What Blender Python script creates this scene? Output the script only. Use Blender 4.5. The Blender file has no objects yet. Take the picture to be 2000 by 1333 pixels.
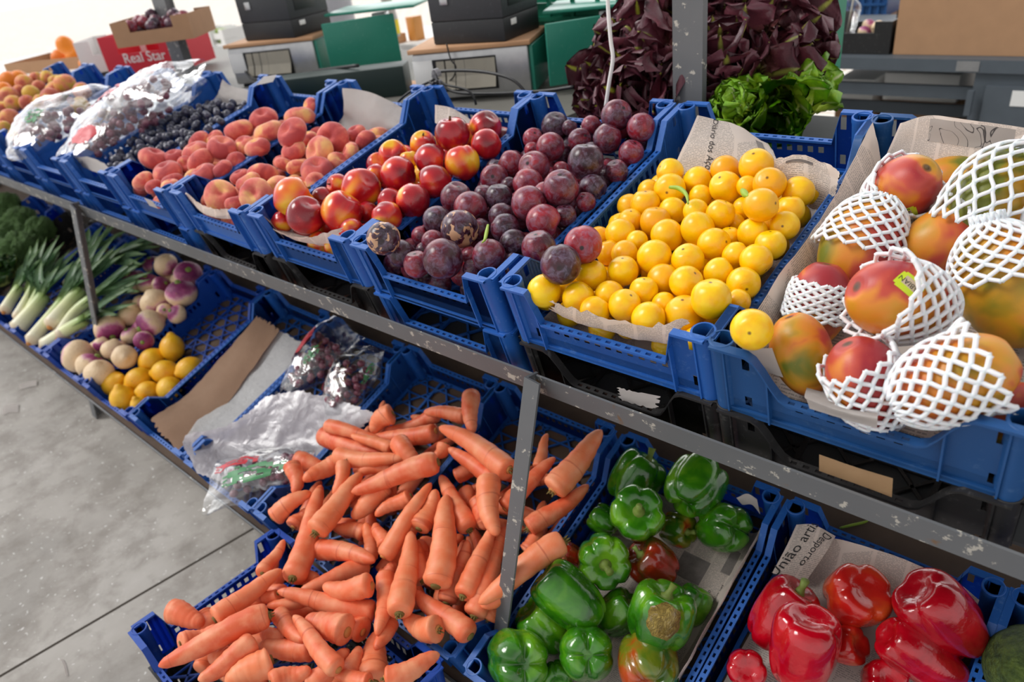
import bpy, bmesh, math, random
import numpy as np
from mathutils import Vector, Matrix, Quaternion, noise
sc = bpy.context.scene
COL = sc.collection
random.seed(7)
PI = math.pi
# ------------------------------------------------------------------ camera, world, sun, exposure
FPX = 1431.5
CAM = Vector((0.4181, -0.8001, 1.6362))
CR = Vector((0.74758, 0.653569, -0.118201))      # camera right
CD = Vector((0.256678, -0.448441, -0.856164))    # camera down
CF = Vector((-0.612569, 0.609712, -0.503002))    # camera forward
cam_d = bpy.data.cameras.new('camera'); cam = bpy.data.objects.new('camera', cam_d); COL.objects.link(cam)
cam_d.sensor_width = 36; cam_d.lens = FPX / 2000 * 36; cam_d.clip_start = 0.05; cam_d.clip_end = 200
M = Matrix.Identity(4)
for i in range(3):
    M[i][0] = CR[i]; M[i][1] = -CD[i]; M[i][2] = -CF[i]; M[i][3] = CAM[i]
cam.matrix_world = M
cam_d.dof.use_dof = True; cam_d.dof.focus_distance = 1.2; cam_d.dof.aperture_fstop = 4.0
sc.camera = cam
sc.view_settings.view_transform = 'Standard'; sc.view_settings.look = 'None'
sc.view_settings.gamma = 1; sc.view_settings.exposure = 0.14
w = bpy.data.worlds.new('world'); sc.world = w; w.use_nodes = True
nt = w.node_tree; nt.nodes.clear()
def N(nt, t, **k):
    n = nt.nodes.new(t)
    for a, b in k.items():
        if a in n.inputs: n.inputs[a].default_value = b
        else: setattr(n, a, b)
    return n
wo = N(nt, 'ShaderNodeOutputWorld'); bg = N(nt, 'ShaderNodeBackground')
tc = N(nt, 'ShaderNodeTexCoord'); sx = N(nt, 'ShaderNodeSeparateXYZ')
nt.links.new(tc.outputs['Generated'], sx.inputs[0])
# open market hall: dim roof overhead, bright daylight through the open sides, brightest to the left and behind the stall
dt = N(nt, 'ShaderNodeVectorMath', operation='DOT_PRODUCT'); dt.inputs[1].default_value = Vector((-0.8, 0.6, 0.12)).normalized()
nt.links.new(tc.outputs['Generated'], dt.inputs[0])
r1 = N(nt, 'ShaderNodeValToRGB'); nt.links.new(dt.outputs['Value'], r1.inputs[0])
e = r1.color_ramp.elements; e[0].position = 0.0; e[0].color = (1.35, 1.33, 1.32, 1); e[1].position = 0.95; e[1].color = (5.0, 5.0, 5.0, 1)
e2 = e.new(0.55); e2.color = (1.75, 1.72, 1.70, 1)
r2 = N(nt, 'ShaderNodeValToRGB'); nt.links.new(sx.outputs['Z'], r2.inputs[0])
e = r2.color_ramp.elements; e[0].position = 0.35; e[0].color = (1, 1, 1, 1); e[1].position = 0.8; e[1].color = (0.5, 0.5, 0.5, 1)
mx = N(nt, 'ShaderNodeVectorMath', operation='MULTIPLY'); nt.links.new(r1.outputs[0], mx.inputs[0]); nt.links.new(r2.outputs[0], mx.inputs[1])
nt.links.new(mx.outputs[0], bg.inputs['Color']); bg.inputs['Strength'].default_value = 0.62
nt.links.new(bg.outputs[0], wo.inputs[0])
sun_d = bpy.data.lights.new('sun', 'SUN'); sun_d.energy = 1.7; sun_d.angle = math.radians(22); sun_d.color = (1, 0.98, 0.95)
sun = bpy.data.objects.new('sun', sun_d); COL.objects.link(sun)
sun.rotation_euler = Vector((0.62, 0.42, -0.82)).to_track_quat('-Z', 'Y').to_euler()   # direction the light travels
sun.location = (-3, -2, 4)
# ------------------------------------------------------------------ frames of the stall
class Frame:
    def __init__(s, o, th):
        s.o = Vector(o); s.th = th; c, n = math.cos(th), math.sin(th)
        s.X = Vector((1, 0, 0)); s.Y = Vector((0, c, n)); s.Z = Vector((0, -n, c))
    def P(s, x, y, z): return s.o + s.X * x + s.Y * y + s.Z * z
    def loc(s, p): d = Vector(p) - s.o; return Vector((d.dot(s.X), d.dot(s.Y), d.dot(s.Z)))
    def mat(s, x, y, z, yaw=0): return Matrix.Translation(s.P(x, y, z)) @ Matrix.Rotation(s.th, 4, 'X') @ Matrix.Rotation(yaw, 4, 'Z')
PIT = 0.4; TH = 0.125; DY = 0.6115
UF = Frame((0, 0, 1.1), 0.2343)                 # z=0 : top of the corner tubes of the upper row
LF = Frame((0.3944, -0.2395, 0.3346), 0.3138)   # the same for the lower row
WF = Frame((0, 0, 0), 0)
def ray(px, py): return (CR * ((px - 1000) / FPX) + CD * ((py - 666.5) / FPX) + CF)
def hit(px, py, fr, z):
    r = ray(px, py); t = (fr.P(0, 0, z) - CAM).dot(fr.Z) / r.dot(fr.Z); return CAM + r * t
def hitY(px, py, y):
    r = ray(px, py); t = (y - CAM.y) / r.y; return CAM + r * t
def hitX(px, py, x):
    r = ray(px, py); t = (x - CAM.x) / r.x; return CAM + r * t
def atd(px, py, d): return CAM + ray(px, py) * d
def pix(p):
    v = Vector(p) - CAM; z = v.dot(CF); return 1000 + FPX * v.dot(CR) / z, 666.5 + FPX * v.dot(CD) / z, z
# ------------------------------------------------------------------ object helpers
def tag(o, label=None, cat=None, group=None, kind=None):
    if label: o['label'] = label
    if cat: o['category'] = cat
    if group: o['group'] = group
    if kind: o['kind'] = kind
    return o
def mobj(name, me, parent=None, mw=None, mat=None):
    o = bpy.data.objects.new(name, me); COL.objects.link(o)
    if mat is not None and len(me.materials) == 0: me.materials.append(mat)
    if parent is not None: o.parent = parent
    if mw is not None: o.matrix_local = mw if parent is not None else mw
    return o
def empty(name, mw, *a, **k):
    o = bpy.data.objects.new(name, None); COL.objects.link(o); o.empty_display_size = 0.05; o.matrix_world = mw
    tag(o, *a, **k); return o
def bm2me(bm, name, mat=None, smooth=True, auto=None):
    me = bpy.data.meshes.new(name); bm.normal_update(); bm.to_mesh(me); bm.free()
    if smooth:
        me.shade_smooth()
        if auto is not None: me.set_sharp_from_angle(angle=math.radians(auto))
    if mat is not None: me.materials.append(mat)
    return me
def box(bm, x0, x1, y0, y1, z0, z1, mat=None):
    vs = [bm.verts.new((x, y, z)) for x in (x0, x1) for y in (y0, y1) for z in (z0, z1)]
    if mat is not None:
        for v in vs: v.co = mat @ v.co
    for f in ((0, 1, 3, 2), (4, 6, 7, 5), (0, 4, 5, 1), (2, 3, 7, 6), (0, 2, 6, 4), (1, 5, 7, 3)):
        bm.faces.new([vs[i] for i in f])
    return vs
def tube(bm, pts, rad, n=8, cap=True, up=None, flat=1.0):
    pts = [Vector(p) for p in pts]; rings = []
    if not hasattr(rad, '__len__'): rad = [rad] * len(pts)
    t0 = (pts[1] - pts[0]).normalized()
    a = up if up is not None else (Vector((0, 0, 1)) if abs(t0.z) < 0.9 else Vector((1, 0, 0)))
    a = (a - t0 * a.dot(t0)).normalized()
    for i, p in enumerate(pts):
        t = (pts[min(i + 1, len(pts) - 1)] - pts[max(i - 1, 0)]).normalized()
        a = (a - t * a.dot(t)).normalized(); b = t.cross(a)
        rings.append([bm.verts.new(p + (a * math.cos(2 * PI * k / n) * flat + b * math.sin(2 * PI * k / n)) * rad[i]) for k in range(n)])
    for i in range(len(rings) - 1):
        for k in range(n):
            bm.faces.new((rings[i][k], rings[i][(k + 1) % n], rings[i + 1][(k + 1) % n], rings[i + 1][k]))
    if cap:
        bm.faces.new(rings[0][::-1]); bm.faces.new(rings[-1])
    return rings
def bevel(bm, w, seg=2, ang=30):
    es = [e for e in bm.edges if len(e.link_faces) == 2 and e.calc_face_angle(0) > math.radians(ang)]
    bmesh.ops.bevel(bm, geom=es, offset=w, segments=seg, affect='EDGES', profile=0.5, clamp_overlap=True)
def spline(pts, n):
    pts = [Vector(p) for p in pts]; out = []
    P = [pts[0] * 2 - pts[1]] + pts + [pts[-1] * 2 - pts[-2]]
    m = len(pts) - 1
    for i in range(n + 1):
        u = i / n * m; k = min(int(u), m - 1); t = u - k
        a, b, c, d = P[k:k + 4]
        out.append(0.5 * ((2 * b) + (c - a) * t + (2 * a - 5 * b + 4 * c - d) * t * t + (3 * b - a - 3 * c + d) * t ** 3))
    return out
# ------------------------------------------------------------------ materials
MATS = {}
def srgb(r, g, b):
    f = lambda c: ((c / 255 + 0.055) / 1.055) ** 2.4 if c > 10 else c / 255 / 12.92
    return (f(r), f(g), f(b), 1)
class MB:
    """little node builder"""
    def __init__(s, name, rough=0.5, **k):
        s.m = bpy.data.materials.new(name); s.m.use_nodes = True; s.nt = s.m.node_tree
        s.b = s.nt.nodes['Principled BSDF']; s.b.inputs['Roughness'].default_value = rough
        for a, v in k.items(): s.b.inputs[a.replace('_', ' ')].default_value = v
        MATS[name] = s.m
    def n(s, t, **k): return N(s.nt, t, **k)
    def l(s, a, b): s.nt.links.new(a, b)
    def co(s, kind='Object'): return s.n('ShaderNodeTexCoord').outputs[kind]
    def noise(s, scale, detail=3, co=None, dist=0.0, rough=0.5):
        x = s.n('ShaderNodeTexNoise'); x.inputs['Scale'].default_value = scale; x.inputs['Detail'].default_value = detail
        x.inputs['Distortion'].default_value = dist; x.inputs['Roughness'].default_value = rough
        s.l(co if co is not None else s.rco(), x.inputs['Vector']); return x.outputs['Fac']
    def rco(s):
        """object coordinates shifted per object"""
        if not hasattr(s, '_rco'):
            oi = s.n('ShaderNodeObjectInfo'); v = s.n('ShaderNodeVectorMath', operation='SCALE'); v.inputs[0].default_value = (7.3, 3.1, 5.7)
            s.l(oi.outputs['Random'], v.inputs['Scale']); a = s.n('ShaderNodeVectorMath', operation='ADD')
            s.l(s.co(), a.inputs[0]); s.l(v.outputs[0], a.inputs[1]); s._rco = a.outputs[0]
        return s._rco
    def rand(s): return s.n('ShaderNodeObjectInfo').outputs['Random']
    def ramp(s, f, *st, interp='LINEAR'):
        r = s.n('ShaderNodeValToRGB'); r.color_ramp.interpolation = interp; e = r.color_ramp.elements
        e[0].position, e[0].color = st[0][0], tuple(st[0][1])[:3] + (1,); e[1].position, e[1].color = st[-1][0], tuple(st[-1][1])[:3] + (1,)
        for p, c in st[1:-1]: x = e.new(p); x.color = tuple(c)[:3] + (1,)
        s.l(f, r.inputs[0]); return r.outputs[0]
    def mix(s, f, a, b, mode='MIX'):
        m = s.n('ShaderNodeMix', data_type='RGBA', blend_type=mode)
        for i, v in ((0, f), (6, a), (7, b)):
            if isinstance(v, (int, float)): m.inputs[i].default_value = v
            elif isinstance(v, (tuple, list)): m.inputs[i].default_value = tuple(v)[:3] + (1,)
            else: s.l(v, m.inputs[i])
        return m.outputs[2]
    def math(s, op, a, b=0.0):
        m = s.n('ShaderNodeMath', operation=op)
        for i, v in ((0, a), (1, b)):
            if isinstance(v, (int, float)): m.inputs[i].default_value = v
            else: s.l(v, m.inputs[i])
        return m.outputs[0]
    def base(s, c):
        if isinstance(c, (tuple, list)): s.b.inputs['Base Color'].default_value = tuple(c)[:3] + (1,)
        else: s.l(c, s.b.inputs['Base Color'])
        return s
    def rough(s, f): s.l(f, s.b.inputs['Roughness']); return s
    def bump(s, f, strength=0.3, dist=0.002):
        b = s.n('ShaderNodeBump'); b.inputs['Strength'].default_value = strength; b.inputs['Distance'].default_value = dist
        s.l(f, b.inputs['Height']); s.l(b.outputs[0], s.b.inputs['Normal']); return s
def plain(name, c, rough=0.5, var=0.12, **k):
    m = MB(name, rough, **k); c = tuple(c)
    n = m.noise(18, 4); m.base(m.mix(n, tuple(x * (1 - var) for x in c[:3]), tuple(min(1, x * (1 + var)) for x in c[:3]))); m.bump(n, 0.05)
    return m.m
def plastic(name, c, wear, rough=0.42):
    m = MB(name, rough); a = m.noise(9, 5); s_ = m.noise(55, 4, rough=0.7)
    lo = tuple(x * 0.82 for x in c[:3])
    c1 = m.mix(a, lo, c[:3]); sc_ = m.ramp(s_, (0.58, (0, 0, 0)), (0.75, (1, 1, 1)))
    c2 = m.mix(m.math('MULTIPLY', sc_, 0.35), c1, wear); m.base(c2)
    m.rough(m.math('ADD', m.math('MULTIPLY', a, 0.25), rough - 0.1)); m.bump(s_, 0.06)
    return m.m
BLUE = plastic('blue_plastic', srgb(34, 98, 184), srgb(120, 160, 212))
BLUE2 = plastic('deep_blue_plastic', srgb(12, 72, 172), srgb(80, 125, 200))
BLUED = plastic('dark_blue_plastic', srgb(28, 82, 142), srgb(90, 125, 168))
BLACKP = plastic('black_plastic', srgb(34, 33, 34), srgb(120, 118, 115), 0.5)
GREENP = plastic('green_plastic', srgb(30, 140, 110), srgb(90, 170, 150))
def painted_steel():
    m = MB('grey_painted_steel', 0.5, Metallic=0.1)
    a = m.noise(6, 5); chip = m.noise(38, 5, rough=0.65); ru = m.noise(21, 5)
    c = m.mix(a, srgb(88, 91, 95), srgb(114, 116, 118))
    c = m.mix(m.ramp(chip, (0.6, (0, 0, 0)), (0.64, (1, 1, 1))), c, srgb(186, 182, 172))
    c = m.mix(m.ramp(ru, (0.68, (0, 0, 0)), (0.74, (1, 1, 1))), c, srgb(120, 92, 66)); m.base(c); m.bump(chip, 0.12)
    return m.m
STEEL = painted_steel()
# ------------------------------------------------------------------ floor
def build_floor():
    bm = bmesh.new(); box(bm, -7, 3, -4, 4.6, -0.136, -0.036)
    m = MB('concrete', 0.75); co = m.co()
    a = m.noise(1.3, 6, co, 0.4, 0.6); b_ = m.noise(9, 6, co, 0.2, 0.65); c_ = m.noise(60, 4, co)
    base = m.ramp(a, (0.3, srgb(140, 136, 131)), (0.5, srgb(168, 163, 157)), (0.7, srgb(188, 184, 179)))
    base = m.mix(m.ramp(b_, (0.35, (1, 1, 1)), (0.55, (0, 0, 0))), base, m.mix(0.5, base, srgb(112, 104, 96)))
    base = m.mix(m.ramp(c_, (0.66, (0, 0, 0)), (0.7, (1, 1, 1))), base, srgb(205, 203, 200))
    m.base(base); m.bump(b_, 0.25, 0.004)
    me = bm2me(bm, 'floor', m.m, False); o = mobj('floor', me); tag(o, kind='structure')
    # expansion joints : thin dark strips let into the slab
    j = MB('joint_filler', 0.9).base(srgb(58, 50, 42)).m
    p, q = hit(0, 1322, WF, -0.036), hit(500, 1030, WF, -0.036); d = (q - p).normalized(); n = Vector((-d.y, d.x, 0)) * 0.004
    bm = bmesh.new()
    for off in (0,):
        a, b = p - d * 2.5, q + d * 2
        vs = [a - n, b - n, b + n, a + n]; lo = [bm.verts.new(v + Vector((0, 0, -0.002))) for v in vs]; hi = [bm.verts.new(v + Vector((0, 0, 0.0012))) for v in vs]
        bm.faces.new(hi); 
        for k in range(4): bm.faces.new((lo[k], lo[(k + 1) % 4], hi[(k + 1) % 4], hi[k]))
    tag(mobj('trim_1', bm2me(bm, 'joint', j, False)), kind='structure')
build_floor()
# ------------------------------------------------------------------ crates
CX = PIT / 2 - 0.0236     # tube centre offset in x
CY = DY / 2               # and in y
def crate_meshes(mat, H=TH, lowf=0.062, lows=0.078, hx=None, hy=None, curved=False, slots=True, tag_=''):
    hx = hx or CX; hy = hy or CY; ox, oy = hx + 0.016, hy + 0.016
    res = {}
    def top_profile(u, L, low, corner, slant):
        d = L - abs(u)
        if d < corner: return H
        if d < corner + slant:
            t = (d - corner) / slant
            if curved: t = (1 - math.cos(PI * t)) / 2
            return H + (low - H) * t
        return low
    def wall(L, low, corner, slant, nu, holes):
        """panel in u,z ; returns bmesh in local coords (u, 0, z), outside = -y"""
        bm = bmesh.new(); us = []
        us = sorted(set([round(-L + 2 * L * i / nu, 5) for i in range(nu + 1)] + [round(s * (L - corner), 5) for s in (-1, 1)] + [round(s * (L - corner - slant), 5) for s in (-1, 1)]
                        + ([round(s * (L - corner - slant * k / 4), 5) for s in (-1, 1) for k in (1, 2, 3)] if curved else [])))
        zs = [0.004, 0.2, 0.42, 0.62, 0.86, 1.0]
        g = []
        for u in us:
            t = top_profile(u, L, low, corner, slant)
            if abs(u) < L - corner - slant / 2 or True:
                zz = [0.004, 0.3 * low, 0.62 * low, min(low, t) - 0.011, min(low, t) - 0.002, t]
                if t > low + 0.001: zz[4] = low - 0.002 + (t - low) * 0.5
            g.append([bm.verts.new((u, 0, z)) for z in zz])
        for i in range(len(us) - 1):
            um = (us[i] + us[i + 1]) / 2; w_ = us[i + 1] - us[i]
            for k in range(5):
                if slots and holes and k == 2 and i % 2 == 0 and w_ > 0.006 and abs(um) < L - corner - slant - 0.004: continue
                if slots and holes and k in (1, 4) and i % 3 == 1 and abs(um) > L - corner and abs(um) < L - 0.02 and w_ > 0.006: continue
                bm.faces.new((g[i][k], g[i + 1][k], g[i + 1][k + 1], g[i][k + 1]))
        r = bmesh.ops.solidify(bm, geom=bm.faces[:], thickness=0.0028)
        # rim : a ledge that follows the top edge, turned outwards, pierced with small square holes
        def P(u, o, dz): return (u, -o, top_profile(u, L, low, corner, slant) + dz)
        rim_us = [-L, -(L - corner), -(L - corner - slant)]
        if curved: rim_us = [-L, -(L - corner)] + [-(L - corner - slant * k / 5) for k in range(1, 6)]
        n = int(2 * (L - corner - slant) / 0.0085); n -= n % 2
        a0 = -(L - corner - slant); low_us = [a0 + 2 * abs(a0) * i / n for i in range(n + 1)]
        rim_us = rim_us + low_us[1:] + [-x for x in rim_us[-2::-1]]
        offs = [-0.001, 0.0035, 0.0085, 0.0125]
        gt = [[bm.verts.new(P(u, o, 0.001)) for o in offs] for u in rim_us]
        gb = [[bm.verts.new(P(u, o, -0.0035)) for o in offs] for u in rim_us]
        nn = len(rim_us)
        def is_hole(i, k):
            um = (rim_us[i] + rim_us[i + 1]) / 2
            return k == 1 and holes != 'none' and abs(um) < abs(a0) - 0.004 and ((i % 2 == 0) if holes != 'groups' else (i % 2 == 0 and (i // 2) % 6 in (1, 2, 3)))
        for i in range(nn - 1):
            for k in range(3):
                if is_hole(i, k):
                    q = [(gt[i][k], gt[i][k + 1], gb[i][k + 1], gb[i][k]), (gt[i + 1][k + 1], gt[i + 1][k], gb[i + 1][k], gb[i + 1][k + 1]),
                         (gt[i][k + 1], gt[i + 1][k + 1], gb[i + 1][k + 1], gb[i][k + 1]), (gt[i + 1][k], gt[i][k], gb[i][k], gb[i + 1][k])]
                    for f in q: bm.faces.new(f)
                    continue
                bm.faces.new((gt[i][k], gt[i][k + 1], gt[i + 1][k + 1], gt[i + 1][k])); bm.faces.new((gb[i][k], gb[i + 1][k], gb[i + 1][k + 1], gb[i][k + 1]))
            bm.faces.new((gt[i][3], gb[i][3], gb[i + 1][3], gt[i + 1][3])); bm.faces.new((gt[i + 1][0], gb[i + 1][0], gb[i][0], gt[i][0]))
        # downward lip
        # vertical ribs
        for s in (-1, 1):
            u = s * (L - corner - slant * 0.5); t = top_profile(u, L, low, corner, slant)
            box(bm, u - 0.0013, u + 0.0013, -0.010, 0.001, 0.0, t - 0.001)
            u = s * (L - corner * 0.35); box(bm, u - 0.0013, u + 0.0013, -0.008, 0.001, 0.0, H - 0.002)
        # bottom skirt
        box(bm, -L + 0.01, L - 0.01, -0.004, 0.002, -0.004, 0.008)
        return bm
    bf = wall(ox - 0.006, lowf, 0.052, 0.016 if not curved else 0.055, 36, True)
    bmesh.ops.transform(bf, matrix=Matrix.Translation((0, -oy + 0.006, 0)), verts=bf.verts); res['front'] = bm2me(bf, 'crate_end' + tag_, mat, True, 35)
    bs = wall(oy - 0.006, lows, 0.075, 0.04, 60, 'x')
    bmesh.ops.transform(bs, matrix=Matrix.Rotation(-PI / 2, 4, 'Z') @ Matrix.Translation((0, 0, 0)), verts=bs.verts)
    bmesh.ops.transform(bs, matrix=Matrix.Translation((-ox + 0.006, 0, 0)), verts=bs.verts); res['side'] = bm2me(bs, 'crate_side' + tag_, mat, True, 35)
    # corner tube + inner gusset
    bt = bmesh.new(); n = 20; ro, ri = 0.0185, 0.0150
    prof = [(ro - 0.002, 0.0), (ro - 0.001, H - 0.012), (ro, H - 0.009), (ro, H + 0.001), (ro - 0.001, H + 0.002), (ri, H + 0.002), (ri, H * 0.3), (0.0001, H * 0.3)]
    rg = [[bt.verts.new((r * math.cos(2 * PI * k / n), r * math.sin(2 * PI * k / n), z)) for k in range(n)] for r, z in prof]
    for i in range(len(rg) - 1):
        for k in range(n): bt.faces.new((rg[i][k], rg[i][(k + 1) % n], rg[i + 1][(k + 1) % n], rg[i + 1][k]))
    bt.faces.new(rg[0][::-1])
    res['tube'] = bm2me(bt, 'corner_tube' + tag_, mat, True, 40)
    # base lattice
    bb = bmesh.new(); x1, y1 = ox - 0.008, oy - 0.008
    def bar(a, b, w_=0.0022, h=0.005):
        a, b = Vector(a), Vector(b); d = (b - a); L = d.length
        m = Matrix.Translation((a + b) / 2) @ Matrix.Rotation(math.atan2(d.y, d.x), 4, 'Z'); box(bb, -L / 2, L / 2, -w_, w_, 0.0, h, m)
    for s in (-1, 1):
        bar((s * x1, -y1, 0), (s * x1, y1, 0), 0.006); bar((-x1, s * y1, 0), (x1, s * y1, 0), 0.006)
        bar((s * x1 * 0.5, -y1, 0), (s * x1 * 0.5, y1, 0), 0.004, 0.0055)
    st = 0.085
    def clip(c, sgn):
        pts = []
        for x in (-x1, x1):
            y = (x * 1.0 + c) * sgn
            if -y1 <= y <= y1: pts.append((x, y, 0))
        for y in (-y1, y1):
            x = y * sgn - c
            if -x1 < x < x1: pts.append((x, y, 0))
        return pts
    c = -1.0
    while c < 1:
        for sg in (1, -1):
            p = clip(c, sg)
            if len(p) >= 2: bar(p[0], p[1], 0.0024)
        c += st
    k = -y1 + st
    while k < y1: bar((-x1, k, 0), (x1, k, 0), 0.0022, 0.0045); k += st * 0.5
    res['base'] = bm2me(bb, 'crate_base' + tag_, mat, False)
    res['hx'] = hx; res['hy'] = hy
    return res
CM = {'blue': crate_meshes(BLUE, tag_='_blue'), 'blue2': crate_meshes(BLUE2, tag_='_deep'), 'dark': crate_meshes(BLUED, curved=True, lowf=0.055, tag_='_curved'),
      'black': crate_meshes(BLACKP, curved=True, lowf=0.055, tag_='_black')}
def crate(kind, mw, label, group=None, name='plastic_crate', cms=None):
    cm = cms or CM[kind]; r = empty(name, mw, label, 'crate', group)
    I = Matrix.Identity(4); R = Matrix.Rotation(PI, 4, 'Z')
    for m, me in ((I, 'front'), (R, 'front'), (I, 'side'), (R, 'side')): mobj('wall', cm[me], r, m)
    for sx_ in (-1, 1):
        for sy_ in (-1, 1): mobj('corner_tube', cm['tube'], r, Matrix.Translation((sx_ * cm['hx'], sy_ * cm['hy'], 0)))
    mobj('base_grid', cm['base'], r, I)
    return r
# nuisance offsets fitted to the photo : (dx, dy, yaw) of each crate
UO = {0: (-.0083, .0019, .0088), 1: (.0061, .0023, .0158), 2: (-.0028, -.0003, .0051), 3: (.0006, .0008, .0022), 4: (.0045, -.0012, -.02), 5: (0, -.0035, -.0128)}
LO = {1: (.0021, -.0024, -.0018), 2: (0, -.0011, .0096), 3: (-.0179, 0, -.002), 4: (-.0038, .0009, .0036), 5: (.006, -.0031, -.0025), 6: (.0032, .0058, -.0118), 7: (.0085, 0, .0078)}
CR_U, CR_L = {}, {}
def crate_at(fr, OFF, i, level=0, dz=0.0):
    ex, ey, yaw = OFF.get(i, (0, 0, 0))
    cx, cy = -i * PIT + PIT / 2 + ex, ey + CY
    return fr.mat(cx, cy, -TH * (level + 1) + dz, yaw)
UL = {0: 'dark blue crate of mangoes in foam nets at the right end', 1: 'blue plastic crate holding yellow plums over newspaper', 2: 'blue plastic crate full of dark plums',
      3: 'blue plastic crate of red nectarines', 4: 'blue crate of flat peaches with white paper at its back', 5: 'blue crate of flat peaches next to the black grapes',
      6: 'blue crate of loose black grapes', 7: 'blue crate under a clear bag of red grapes', 8: 'blue crate under the whitish fruit bag', 9: 'blue crate of peaches and apricots at the far left',
      10: 'blue crate at the far left end of the upper shelf'}
for i in range(0, 11):
    CR_U[i] = crate('dark' if i == 0 else 'blue', crate_at(UF, UO, i), UL[i], 'display crates on the upper shelf')
under = {0: ('black', 'black crate with a strip of brown tape under the mango crate'), 1: ('black', 'black crate underneath the yellow plum crate'), 2: ('blue', 'blue crate stacked underneath the plum crate'),
         3: ('black', 'black crate underneath the nectarine crate'), 4: ('black', 'black crate underneath the papered peach crate')}
for i in range(0, 11):
    k, lb = under.get(i, ('blue', 'lower blue crate beneath the ' + {5: 'peach crate beside the grapes', 6: 'black grape crate', 7: 'clear grape bag crate', 8: 'whitish bag crate', 9: 'apricot crate', 10: 'leftmost upper crate'}.get(i, '')))
    crate(k, crate_at(UF, UO, i, 1, -0.002), lb, 'supporting crates under the display crates')
LL = {0: 'blue crate with a green melon at the lower right corner', 1: 'blue crate of red peppers on newspaper', 2: 'blue crate of green peppers on newspaper', 3: 'blue crate of carrots behind the slanted steel post',
      4: 'blue crate of carrots left of the steel post', 5: 'blue crate lined with thin white plastic and bagged grapes', 6: 'blue crate lined with brown paper and white fibre sheet',
      7: 'deep blue half empty crate of lemons', 8: 'deep blue crate of purple topped turnips'}
for i in range(0, 9):
    CR_L[i] = crate('blue2' if i in (7, 8) else 'blue', crate_at(LF, LO, i), LL[i], 'crates on the lower deck')
# ------------------------------------------------------------------ steel frame of the stall
def lbeam(name, fr, x0, x1, y, z0, z1, depth, t=0.004, label='', cat='rail'):
    bm = bmesh.new(); box(bm, x0, x1, y, y + t, z0, z1); box(bm, x0, x1, y + t, y + depth, z0, z0 + t)
    m = Matrix.Translation(fr.o) @ Matrix.Rotation(fr.th, 4, 'X'); bmesh.ops.transform(bm, matrix=m, verts=bm.verts)
    bmesh.ops.recalc_face_normals(bm, faces=bm.faces)
    return tag(mobj(name, bm2me(bm, name, STEEL, False)), label, cat)
RY = -0.052
lbeam('shelf_rail', UF, -6.5, 1.2, RY, -0.210, -0.163, 0.03, label='long grey steel rail along the front of the upper shelf')
# ------------------------------------------------------------------ round fruit : meshes
def blob(name, fn, sub=4, mat=None):
    bm = bmesh.new(); bmesh.ops.create_icosphere(bm, subdivisions=sub, radius=1.0)
    for v in bm.verts: v.co = fn(v.co.normalized())
    return bm2me(bm, name, mat)
def nz(d, s, k=0.0): return noise.noise(Vector((d.x * s + k, d.y * s + k * 1.7, d.z * s - k)))
def sm(a, b, x): t = max(0, min(1, (x - a) / (b - a))); return t * t * (3 - 2 * t)
def stone_fruit(k, ez=1.0, dimple=0.16, suture=0.035, lump=0.025, tip=0.0):
    def f(d):
        r = 1 + lump * nz(d, 1.3, k)
        pol = sm(0.80, 1.0, d.z); r -= dimple * pol
        r -= suture * math.exp(-(d.y / 0.14) ** 2) * (1 if d.x > 0 else 0) * sm(-1.0, -0.4, d.z)
        r += tip * sm(0.93, 1.0, -d.z)
        return Vector((d.x * r, d.y * r, d.z * r * ez))
    return f
def flat_peach(k):
    def f(d):
        rad = math.hypot(d.x, d.y); r = 1 + 0.035 * nz(d, 1.6, k)
        z = d.z * 0.72; dip = math.exp(-(rad / 0.34) ** 2)
        z -= (0.36 if d.z > 0 else -0.22) * dip * abs(d.z)
        r -= 0.04 * math.exp(-(d.y / 0.12) ** 2) * (1 if d.x > 0 else 0)
        s = 1 + 0.05 * math.cos(2 * math.atan2(d.y, d.x) + k)
        return Vector((d.x * r * s, d.y * r * s, z * r))
    return f
def turnip(k):
    def f(d):
        r = 1 + 0.04 * nz(d, 1.5, k); z = d.z * (0.84 if d.z > 0 else 0.86)
        top = sm(0.94, 1.0, d.z); bot = sm(0.9, 1.0, -d.z)
        return Vector((d.x * r, d.y * r, z * r - 0.05 * top - 0.16 * bot))
    return f
def lemon_f(k):
    def f(d):
        r = 1 + 0.02 * nz(d, 2, k); z = d.z * 1.12
        z += 0.24 * sm(0.90, 1.0, d.z) - 0.12 * sm(0.93, 1.0, -d.z)
        return Vector((d.x * r, d.y * r, z * r))
    return f
def stem_me(name, mat, pts, rad, n=7):
    bm = bmesh.new(); tube(bm, pts, rad, n); return bm2me(bm, name, mat)
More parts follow.
